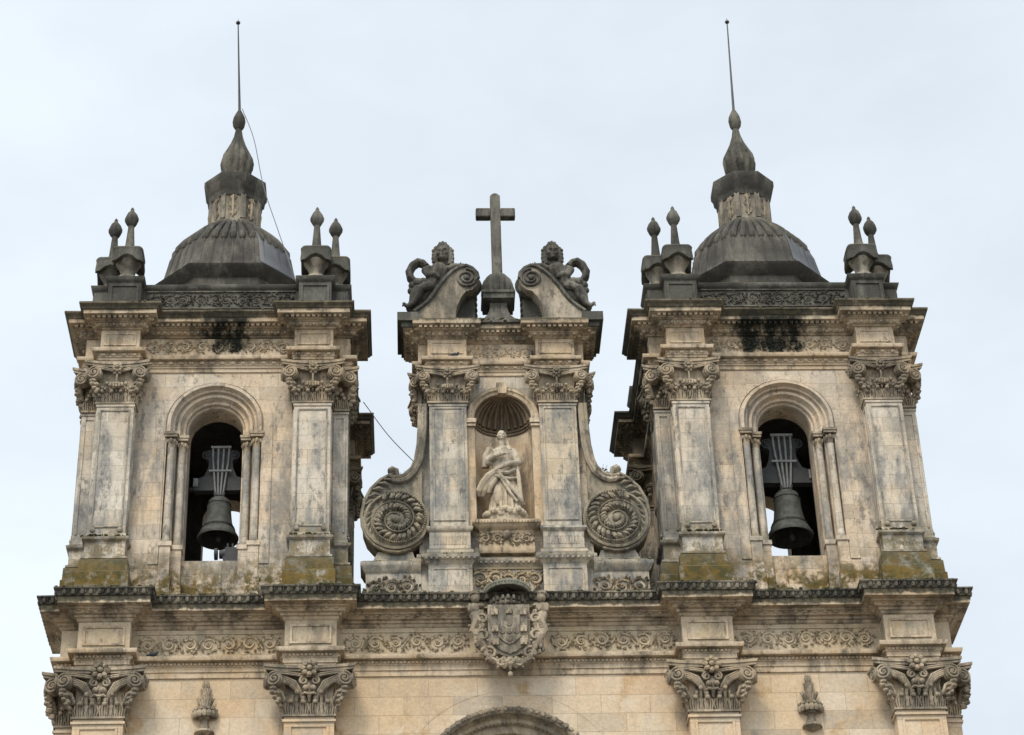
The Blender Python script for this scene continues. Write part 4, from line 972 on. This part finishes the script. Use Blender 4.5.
# consoles with spiral volutes on the cornice
for sx in (-1, 1):
    X = lambda v: GX + sx * v
    Yc = -1.95
    def Q(px, py): q = at(px, py, Yc); return (-(q.x - GX), q.z)      # measured on the left console
    prof = [Q(x, y) for x, y in ((455.5, 318), (411, 318.5), (414, 312), (421, 307), (428, 301.5), (434, 294), (440, 285), (446.5, 277), (453, 271), (460, 267), (466, 266), (472, 268.5), (476.5, 273), (478, 279), (476.5, 285), (472, 289.5), (466, 291), (461, 297), (457, 306))]
    m = MB(); m.prism([(GX + sx * a_, b_) for a_, b_ in prof], Yc, Yc + .75)
    C_ = part('console', m, 'console', G, GO)
    m = MB(); pp = prof[2:14]                                           # thick moulded rim along the back of the scroll
    m.tube([(GX + sx * a_, Yc - .02, b_) for a_, b_ in pp], .06, 6)
    c0 = Q(466.3, 278.6); m.tube([(GX + sx * (c0[0]) + u_, Yc - .03, c0[1] + v_) for u_, v_ in spiral((0, 0), .30, 2.4, 44, .08, pi / 2, sx)], .042, 6)
    m.tube([(GX + sx * (c0[0]) + u_, Yc + .35, c0[1] + v_) for u_, v_ in spiral((0, 0), .30, 1, 22, 1, pi / 2, sx)], .12, 6, False)
    m.ell((GX + sx * c0[0], Yc - .03, c0[1]), (.07, .06, .07), 8, 6)
    part('scroll_rim', m, 'putto', C_, GO)
    q0, q1 = Q(456, 300)[0], Q(475.5, 300)[0]
    m = MB(); x0, x1 = sorted((GX + sx * q0, GX + sx * q1)); m.box(x0, x1, Yc + .40, Yc + 1.1, 35.06, 36.6)
    for k in range(7): m.ell((GX + sx * q1, Yc + .55, 35.2 + k * .18), (.07, .14, .11), 7, 5)
    part('console_back', m, 'dark', C_, GO)  # inner side of the console, its shade put into the dark stone colour
# cross pedestal
PY = -1.55; px0 = GX - .02
def sqr(a_, z): return [(px0 - a_, PY - a_, z), (px0 + a_, PY - a_, z), (px0 + a_, PY + a_, z), (px0 - a_, PY + a_, z)]
m = MB(); m.loft([sqr(a_, z) for a_, z in ((.58, 35.05), (.58, 35.14), (.50, 35.2), (.40, 35.30), (.31, 35.45), (.25, 35.62), (.22, 35.80), (.23, 35.92))], True, True, True)
PE = part('cross_pedestal', m, 'putto', G, GO)
m = MB(); m.loft([sqr(a_, z) for a_, z in ((.24, 35.9), (.40, 35.95), (.41, 36.08), (.44, 36.10), (.44, 36.18), (.40, 36.2))], True, True, True)
for k in range(9): m.ell((px0 - .40 + k * .1, PY - .44, 36.12), (.035, .03, .04), 6, 4)
part('pedestal_cap', m, 'dark', PE, GO)
m = MB(); m.lathe([(.40, 36.18), (.43, 36.35), (.42, 36.52), (.36, 36.72), (.24, 36.88), (.10, 36.95)], (px0, PY, 0), 60, (15, .12))
part('gadrooned_cap', m, 'putto', PE, GO)
# side volutes
VC = (2.70, 29.32); VR = .82
for sx in (-1, 1):
    X = lambda v: GX + sx * v
    out = [(2.06, 33.2), (2.10, 31.7), (2.19, 31.0), (2.40, 30.66), (2.58, 30.62), (2.70, 30.72), (2.85, 30.66), (3.08, 30.52), (3.32, 30.25), (3.48, 29.9), (3.54, 29.5), (3.52, 29.2), (3.42, 28.9), (3.22, 28.65), (2.95, 28.5), (2.65, 28.46), (2.35, 28.54), (2.06, 28.75)]
    m = MB(); m.prism([(X(a_), b_) for a_, b_ in out], -1.80, -1.2)
    V = part('side_volute', m, 'volute', G, GO)
    m = MB()                                                       # concave moulded band sweeping out from the pilaster
    band = [(1.98, 32.7), (2.0, 32.0), (2.03, 31.5), (2.10, 31.05), (2.24, 30.72), (2.44, 30.52), (2.62, 30.46), (2.80, 30.5)]
    for (o_, r_) in ((0, .085), (.12, .06)):
        m.tube([(X(a_ + o_ * (.9 if i < 4 else .5)), -1.83, b_ + o_ * (.1 if i < 4 else .9)) for i, (a_, b_) in enumerate(band)], r_, 7)
    m.ell((X(2.80), -1.8, 30.78), (.12, .14, .10), 9, 6); m.tube([(X(2.66), -1.8, 30.62), (X(2.70), -1.84, 30.78), (X(2.80), -1.84, 30.84), (X(2.87), -1.82, 30.78)], [.06, .07, .06, .04], 7)
    part('curved_band', m, 'console', V, GO)
    m = MB(); c_ = (X(VC[0]), VC[1])
    m.tube([(X(a_), -1.82, b_) for a_, b_ in out[5:17]], .05, 6)
    disc = lambda r, y: [(c_[0] + r * cos(2 * pi * k / 40), y, c_[1] + r * sin(2 * pi * k / 40)) for k in range(40)]
    m.loft([disc(.82, -1.78), disc(.81, -1.90), disc(.75, -1.92), disc(.70, -1.85), disc(.30, -1.85), disc(.22, -1.90), disc(.17, -1.93), disc(.10, -1.93)], True, False, True)
    TURN = 2.15                                                    # beaded rim winding in to the eye, acanthus in its channel
    n = 150
    for k in range(n):
        f = k / n; th = f * TURN * 2 * pi; r = .80 * (1 - f) ** .9 + .13 * f; a_ = pi / 2 + .3 - th
        q = (c_[0] + sx * r * cos(a_) * -1, c_[1] + r * sin(a_)); m.ell((q[0], -1.945, q[1]), (.030 * (1 - .3 * f),) * 3, 6, 4)
        if k % 3 == 0 and f < .93:
            w_ = .30 * (1 - .55 * f) * random.uniform(.72, 1.08); a_ += random.uniform(-.05, .05)
            pth = []
            for t in (0, .35, .7, 1):
                rr = r - .05 - w_ * .72 * t; ang = a_ + (.10 + .30 * t) * .55 / max(.35, r)
                pth.append((c_[0] - sx * rr * cos(ang), -1.90 - .075 * sin(t * pi * .85 + .25), c_[1] + rr * sin(ang)))
            m.tube(pth, [.035, .062 * (1 - .5 * f), .06 * (1 - .5 * f), .02], 6)
    m.ell((c_[0], -1.95, c_[1]), (.11, .07, .11), 10, 6)
    for k in range(12):                                            # leaf ridges up the outer arm
        f = k / 11; i = 6 + f * 7; a0, b0 = out[int(i)]; a1, b1 = out[min(int(i) + 1, 16)]; g_ = i - int(i)
        ax, az = a0 + (a1 - a0) * g_, b0 + (b1 - b0) * g_; d = Vector((VC[0] - ax, 0, VC[1] - az)).normalized()
        tn = Vector((-d.z, 0, d.x)) * .14
        m.tube([(X(ax + d.x * .05), -1.84, az + d.z * .05), (X(ax + d.x * .12 - tn.x), -1.88, az + d.z * .12 - tn.z), (X(ax + d.x * .22 - tn.x * 1.6), -1.85, az + d.z * .22 - tn.z * 1.6)], [.03, .05, .02], 6)
    part('volute_carving', m, 'volute', V, GO)
    # wing pedestal below the volute
    m = MB(); a0, a1 = sorted((X(2.10), X(3.44)))
    m.loft([[(a0 - (e if sx < 0 else 0), -1.2, z), (a0 - (e if sx < 0 else 0), -1.74 - e, z), (a1 + (e if sx > 0 else 0), -1.74 - e, z), (a1 + (e if sx > 0 else 0), -1.2, z)] for e, z in ((.04, GZ - .04), (.04, 27.1), (.0, 27.14), (.0, 27.92), (.05, 27.96), (.10, 28.06), (.13, 28.10), (.13, 28.18), (.06, 28.24))], True, True, True)
    W_ = part('wing_pedestal', m, 'gable', G, GO)
    m = MB(); rinceau(m, a0 + .1, a1 - .1, 27.52, .56, -1.74, .4, .05); part('scroll_carving', m, 'carved', W_, GO)
    m = MB(); m.prism([(X(2.2), 28.2), (X(3.3), 28.2), (X(3.15), 28.52), (X(2.3), 28.52)], -1.72, -1.25); part('volute_seat', m, 'gable', W_, GO)

# the cross
m = MB(); zx = 36.85
m.box(px0 - .135, px0 + .135, PY - .12, PY + .12, zx, 39.56); m.lathe([(.135, 0), (.11, .08), (.05, .12)], (px0, PY, 39.54), 12)
for sx in (-1, 1):
    x0, x1 = sorted((px0 + sx * .13, px0 + sx * .53)); m.box(x0, x1, PY - .115, PY + .115, 38.83, 39.12)
o = link('cross', m.mesh('cross', (px0, PY, zx)), 'putto', None, (px0, PY, zx)); tag(o, 'plain grey stone cross standing on the gadrooned pedestal', 'cross')
bv = o.modifiers.new('b', 'BEVEL'); bv.width = .03; bv.segments = 2

# ================================================================== STATUES
def limb(m, pts, rad, n=10):
    m.tube(pts, rad, n); m.ell(pts[0], rad[0], n, 7); m.ell(pts[-1], rad[-1], n, 7)
def head(m, c, s, hair=True, tilt=0.):
    """a head about 2*s wide facing -y"""
    R = Matrix.Rotation(tilt, 3, 'Z'); c = Vector(c)
    P = lambda x, y, z: c + (R @ Vector((x, y, z))) * s
    E = lambda x, y, z, a_, b_, d_: m.ell(P(x, y, z), (a_ * s, b_ * s, d_ * s), 12, 8, R)
    E(0, 0, .15, .85, .95, 1.05); E(0, -.22, -.45, .62, .68, .72); E(0, -.62, -.85, .28, .28, .24)
    E(0, -.98, -.12, .13, .2, .34); E(0, -.86, .18, .62, .16, .12); E(0, -.85, -.52, .26, .16, .08); E(0, -.82, -.64, .2, .15, .08)
    for q in (-1, 1): E(q * .36, -.78, .02, .15, .14, .09); E(q * .45, -.66, -.32, .24, .22, .24); E(q * .84, .02, -.08, .12, .2, .28)
# Madonna in the niche
ST = Vector((-.01, -1.58, 29.2)); m = MB()
def el(z, a_, b_, x=0., y=0.): return [(x + a_ * cos(2 * pi * k / 28), y + b_ * sin(2 * pi * k / 28), z) for k in range(28)]
m.loft([el(.30, .41, .34, .04), el(.55, .39, .33, .04), el(.85, .36, .31, .05), el(1.2, .32, .27, .04), el(1.5, .28, .23, .02), el(1.75, .26, .21, .0), el(2.0, .27, .20, -.01), el(2.2, .29, .18, 0), el(2.32, .22, .14, .01), el(2.40, .09, .09, .01)], True, True, True)
head(m, (.0, -.04, 2.70), .13, tilt=.15); limb(m, [(.01, 0, 2.34), (.0, -.02, 2.64)], [.075, .07])
m.ell((.01, .04, 2.74), (.13, .13, .14), 12, 8)                                  # veil over the hair
m.tube([(.10, .05, 2.68), (.13, .03, 2.52), (.17, -.02, 2.38), (.20, -.1, 2.24)], [.04, .05, .055, .04], 8)
for k in range(5): m.ell((.14 + .02 * k, -.03 - .01 * k, 2.50 - .06 * k), (.04, .045, .04), 7, 5)
# her left arm (photo right): shoulder, elbow out, forearm down across the body
limb(m, [(.28, 0, 2.24), (.37, -.04, 2.0), (.40, -.10, 1.86)], [.105, .10, .095]); limb(m, [(.40, -.10, 1.86), (.16, -.30, 1.72), (-.06, -.36, 1.58)], [.095, .075, .05])
# her right arm (photo left): elbow out, hand laid on the breast
limb(m, [(-.26, 0, 2.24), (-.36, -.02, 2.02), (-.34, -.08, 1.88)], [.10, .10, .09]); limb(m, [(-.34, -.10, 1.92), (-.18, -.27, 1.98), (.05, -.29, 2.03)], [.085, .065, .042])
for (hx, hy, hz, dx, dz) in ((-.10, -.38, 1.56, -.09, -.035), (.09, -.30, 2.03, .085, .01)):
    m.ell((hx, hy, hz), (.06, .03, .04), 9, 6)
    for k in range(4): m.tube([(hx, hy - .01, hz + (k - 1.5) * .02), (hx + dx * .7, hy - .02, hz + dz * .7 + (k - 1.5) * .024), (hx + dx * (1.25 - .1 * abs(k - 1.2)), hy - .005, hz + dz * 1.4 + (k - 1.5) * .024)], [.016, .015, .011], 6)
    m.tube([(hx - dx * .2, hy - .01, hz + .03), (hx + dx * .3, hy - .03, hz + .075)], [.018, .012], 6)
# mantle: heavy roll from her left elbow across the hips to a flying tail at the photo's left
def fold(pts, rad, n=8): m.tube(pts, rad, n)
fold([(.30, -.20, 1.62), (.14, -.30, 1.46), (-.10, -.33, 1.44), (-.28, -.30, 1.46)], [.04, .055, .06, .06])
fold([(.36, -.16, 1.4), (.16, -.30, 1.28), (-.08, -.33, 1.32), (-.26, -.28, 1.4)], [.03, .045, .05, .05])
fold([(-.20, -.30, 1.5), (-.36, -.26, 1.38), (-.50, -.2, 1.2), (-.60, -.14, 1.02), (-.62, -.08, .9)], [.09, .11, .11, .10, .05])
fold([(-.24, -.26, 1.36), (-.38, -.2, 1.2), (-.46, -.16, 1.02), (-.52, -.1, .88)], [.08, .10, .09, .05])
fold([(-.28, -.16, 1.46), (-.48, -.1, 1.34), (-.56, -.06, 1.12)], [.08, .09, .06]); fold([(-.18, -.26, 1.3), (-.30, -.24, 1.12), (-.36, -.2, .92)], [.07, .08, .05])
fold([(-.10, -.34, 1.42), (.08, -.36, 1.16), (.24, -.36, .92), (.40, -.30, .72), (.50, -.2, .58)], [.045, .055, .055, .055, .05])
fold([(-.06, -.32, 1.30), (.06, -.36, 1.02), (.18, -.38, .8), (.32, -.34, .6)], [.03, .04, .04, .035])
fold([(.34, -.12, 1.8), (.39, -.16, 1.4), (.41, -.16, 1.0), (.45, -.12, .6)], [.05, .06, .06, .06]); fold([(-.3, -.1, 2.3), (-.4, -.02, 2.1), (-.42, .04, 1.8)], [.08, .1, .1])
for k in range(9):                                                              # skirt folds
    a_ = pi + pi * (k + .5) / 9; q = .02 * ((k * 7) % 3)
    fold([(.03 + .285 * cos(a_), .245 * sin(a_), 1.35), (.05 + (.345 + q) * cos(a_), .305 * sin(a_), .9), (.03 + (.40 + q) * cos(a_ + .06), .385 * sin(a_), .38)], [.02, .034, .045], 7)
m.ell((-.13, -.30, .82), (.13, .10, .3), 10, 7)                                  # knee pushed forward under the cloth
# cloud and cherub heads at her feet
rnd = random.Random(3)
m.loft([el(0, .50, .44, .02), el(.2, .49, .44, .02), el(.4, .40, .35, .02)], True, True, True)
for k in range(15):
    a_ = pi + pi * k / 14; m.ell((.03 + .48 * cos(a_), .40 * sin(a_), .20 + .12 * rnd.random() + .1 * abs(sin(k))), (.11, .10, .10), 8, 6)
for k in range(4): head(m, (-.27 + .2 * k, -.44, .28 + .05 * (k % 2)), .075)
me = sculpt(m, .011, 1, 'statue'); o = link('statue', me, 'virgin', None, ST); tag(o, 'pale stone statue of a robed woman, hands crossed, in the arched niche', 'statue')
o.data.materials.clear(); o.data.materials.append(MAT['virgin'])

# angels leaning on the consoles
def angel(sx, label):
    m = MB(); Ya = -1.62
    def V(zx, zy, dy=0.):                                # measured on the left angel (zoomed crop 400,235 x8.647)
        q = at(400 + zx / 8.647, 235 + zy / 8.647, Ya); return Vector((GX + sx * -(q.x - GX), Ya + dy, q.z))
    def tub(pts, rad): limb(m, [V(*p) for p in pts], rad)
    s = .22; hc = V(370, 176, -.06); head(m, hc, s, tilt=sx * .1)
    for k in range(26):                                  # curls
        a_ = -.45 * pi + k / 25 * 1.9 * pi - .0; e = (k % 3 - 1) * .05
        if -.4 * pi < a_: pass
        m.ell(hc + Vector((1.0 * s * cos(pi / 2 + (k - 12.5) / 12.5 * 2.1), .08 + e, 1.05 * s * sin(pi / 2 + (k - 12.5) / 12.5 * 2.1) + .05)), (.075, .085, .085), 7, 5)
    for k in range(14): m.ell(hc + Vector((s * .8 * (k / 6.5 - 1), -.10 + .11 * abs(k / 6.5 - 1), s * (1.05 - .4 * (k / 6.5 - 1) ** 2))), (.06, .07, .06), 7, 5)
    m.ell(hc + Vector((0, .1, .05)), (.2, .17, .22), 10, 8)
    for q in (-1, 0, 1): m.ell(hc + Vector((q * .075, -.05, 1.42 * s - .03 * abs(q))), (.05, .05, .08), 7, 5)
    tub([(360, 250, 0), (350, 300, 0)], [.10, .11])
    tub([(335, 315, 0), (310, 370, .02), (270, 440, .05), (200, 540, .08)], [.25, .24, .22, .18]); tub([(250, 470, .1), (180, 560, .12), (110, 620, .12)], [.2, .17, .09])
    m.ell(hc + Vector((0, .12, -.2)), (.24, .14, .26), 12, 8)
    for q in (-1, 1):
        m.tube([hc + Vector((q * .19, .02, .05)), hc + Vector((q * .215, .0, -.16)), hc + Vector((q * .18, .0, -.36))], [.09, .095, .07], 8)
        for k in range(4): m.ell(hc + Vector((q * .245, -.03, .08 - .12 * k)), .06, 7, 5)
    tub([(250, 305, -.02), (225, 320, -.06), (250, 370, -.12)], [.13, .13, .10])          # near shoulder and upper arm
    tub([(250, 370, -.12), (300, 380, -.2), (330, 400, -.2)], [.095, .08, .06])
    tub([(390, 300, 0), (430, 300, -.06), (470, 285, -.1), (520, 275, -.05)], [.11, .09, .075, .06])
    for k in range(4): m.tube([V(515, 270 + 6 * k, -.05), V(545, 262 + 9 * k, -.07), V(562, 270 + 9 * k, -.03)], [.022, .02, .014], 6)
    m.tube([V(510, 265, -.05), V(530, 250, -.07)], [.024, .016], 6)
    # looping drapery behind the shoulder
    for dy, r_ in ((.05, .10), (.14, .09), (-.02, .07)):
        m.tube([V(*p, dy) for p in ((232, 268), (200, 236), (155, 225), (110, 255), (80, 310), (90, 360), (130, 395), (190, 400), (250, 395))], [r_, r_, r_ * 1.1, r_ * 1.15, r_ * 1.1, r_ * 1.1, r_, r_, r_], 8)
    for (a_, b_, dy, r_) in ((110, 440, 0, .12), (150, 425, -.06, .12), (200, 425, -.1, .12), (250, 440, -.08, .12), (95, 480, .03, .10), (280, 420, 0, .12)): m.ell(V(a_, b_, dy), r_, 9, 6)
    tub([(250, 460, -.08), (215, 480, -.16), (175, 500, -.18), (150, 560, -.12), (110, 610, -.08), (60, 632, -.08), (35, 615, -.1)], [.15, .14, .12, .10, .085, .07, .05])
    tub([(200, 460, .02), (150, 480, -.04), (115, 530, .0), (105, 580, .0), (70, 640, 0)], [.14, .13, .11, .09, .06])
    for k in range(5): m.ell(V(40 - 4 * k, 607 + 7 * k, -.08 - .01 * k), .028, 6, 4)
    m.tube([V(60, 645, .1), V(150, 650, .1), V(230, 590, .1), (V(320, 480, .1))], [.06, .10, .14, .16], 8)
    base = V(200, 640, 0); me = sculpt(m, .012, 1, 'angel_statue', base)
    o = link('angel_statue', me, 'putto', None, base); o.data.materials.clear(); o.data.materials.append(MAT['putto'])
    tag(o, label, 'statue', 'angels on the gable')
angel(-1, 'dark weathered stone angel leaning on the scroll left of the cross')
angel(1, 'dark weathered stone angel leaning on the scroll right of the cross')

# pigeons and weeds
def pigeon(loc, rz, label):
    m = MB(); m.ell((0, 0, .10), (.16, .075, .08), 12, 8, Matrix.Rotation(-.25, 3, 'Y')); m.ell((.13, 0, .20), (.05, .045, .05), 10, 7); m.tube([(.09, 0, .13), (.13, 0, .19)], [.06, .045], 8)
    m.tube([(-.1, 0, .08), (-.28, 0, .03)], [.06, .03], 8); m.tube([(.165, 0, .2), (.20, 0, .19)], [.014, .004], 6)
    for q in (-1, 1): m.ell((-.03, q * .06, .11), (.14, .02, .055), 9, 6, Matrix.Rotation(-.2, 3, 'Y')); m.tube([(.02, q * .03, .05), (.02, q * .03, -.01)], .01, 5)
    m.v = [(a_ * .62, b_ * .62, c_ * .62) for a_, b_, c_ in m.v]
    o = link('pigeon', sculpt(m, .008, 1, 'pigeon'), 'pigeon', None, loc, rz); tag(o, label, 'bird', 'pigeons on the stonework')
    o.data.materials.clear(); o.data.materials.append(MAT['pigeon'])
q = at(154, 654.5, -2.2); pigeon((q.x, -2.27, 25.47), .2, 'dark pigeon on the main frieze ledge under the left tower')
pigeon((at(455, 355, -2.0).x, -2.02, 34.05), .1, 'dark pigeon on the gable ledge above the left gable capital')
pigeon((ST.x + .02, -1.56, 32.03), 1.4, 'small dark bird perched on the head of the niche statue')
def weed(loc, s, label, seed, grp='weeds growing on the stonework'):
    m = MB(); r = random.Random(seed)
    for k in range(34):
        a_ = r.random() * 2 * pi; l_ = s * r.uniform(.5, 1); e = r.uniform(.15, .8)
        m.tube([(0, 0, -.02), (e * l_ * .4 * cos(a_), e * l_ * .3 * sin(a_), l_ * .5), (e * l_ * cos(a_), e * l_ * .7 * sin(a_), l_ * r.uniform(.6, .95))], [.008, .007, .003], 4)
        if k % 2: m.ell((e * l_ * .8 * cos(a_), e * l_ * .5 * sin(a_), l_ * .6), (.03, .025, .02), 5, 4)
    o = link('weed_tuft', m.mesh('weed_tuft'), 'weed', None, loc); tag(o, label, 'weeds', grp)
weed((GX + 2.42, -1.6, 30.60), .44, 'tuft of dry weeds in the dip of the right gable scroll', 1)
weed((GX - 2.5, -1.6, 30.62), .30, 'tuft of dry weeds in the dip of the left gable scroll', 2)
weed((GX - 3.35, -2.3, 26.90), .40, 'low weeds on the cornice below the left gable scroll', 4)
weed((GX + 3.3, -2.3, 26.90), .34, 'low weeds on the cornice below the right gable scroll', 5)

def moss(runs, name, label_unused=None, seed=1):
    """small cushions of moss and lichen crusts scattered along the ledges"""
    m = MB(); r = random.Random(seed)
    for (x0, x1, y0, y1, z, n, sz) in runs:
        cl = [r.uniform(x0, x1) for _ in range(max(2, int(n / 9)))]
        for k in range(n):
            x = r.choice(cl) + r.gauss(0, .22) if k % 3 else r.uniform(x0, x1)
            if not x0 <= x <= x1: continue
            q = sz * r.uniform(.4, 1.2); m.ell((x, r.uniform(y0, y1), z + q * .1), (q * r.uniform(.8, 1.6), q, q * r.uniform(.45, .9)), 6, 4, Matrix.Rotation(r.random() * 3, 3, 'Z'))
    o = link(name, m.mesh(name), 'moss'); o['kind'] = 'stuff'; return o
runs = []
for c in (-LP[0], -LP[1], LP[1], LP[0]): runs.append((c - 1.15, c + 1.15, -3.14, -2.95, 26.885, 60, .05))
for x0, x1 in ((-8.3, -5.85), (-3.5, -.6), (.55, 3.5), (5.85, 8.3)): runs.append((x0, x1, -2.69, -2.4, 26.885, 80, .055))
moss(runs, 'moss', seed=3)
runs = []
for X0 in (-7.2, 7.2):
    for sx in (-1, 1): runs.append((X0 + sx * PW - .98, X0 + sx * PW + .98, -2.92, -2.75, 35.2, 30, .04))
    runs.append((X0 - 1.4, X0 + 1.4, -2.51, -2.2, 35.2, 60, .05))
runs.append((GX - 2.2, GX + 2.2, -2.28, -2.1, 35.08, 40, .035))
moss(runs, 'moss', seed=5)
runs = []
for sx in (-1, 1):
    for (x0, x1, y0, y1, z, n, q) in ((2.1, 3.5, -1.86, -1.6, 28.2, 40, .05), (.85, 2.05, -2.13, -2.0, 28.25, 24, .035)):
        a_, b_ = sorted((GX + sx * x0, GX + sx * x1)); runs.append((a_, b_, y0, y1, z, n, q))
    for X0 in (-7.2, 7.2): runs.append((X0 + sx * PW - .6, X0 + sx * PW + .6, -2.47, -2.38, 28.65, 26, .04))
moss(runs, 'moss', seed=8)
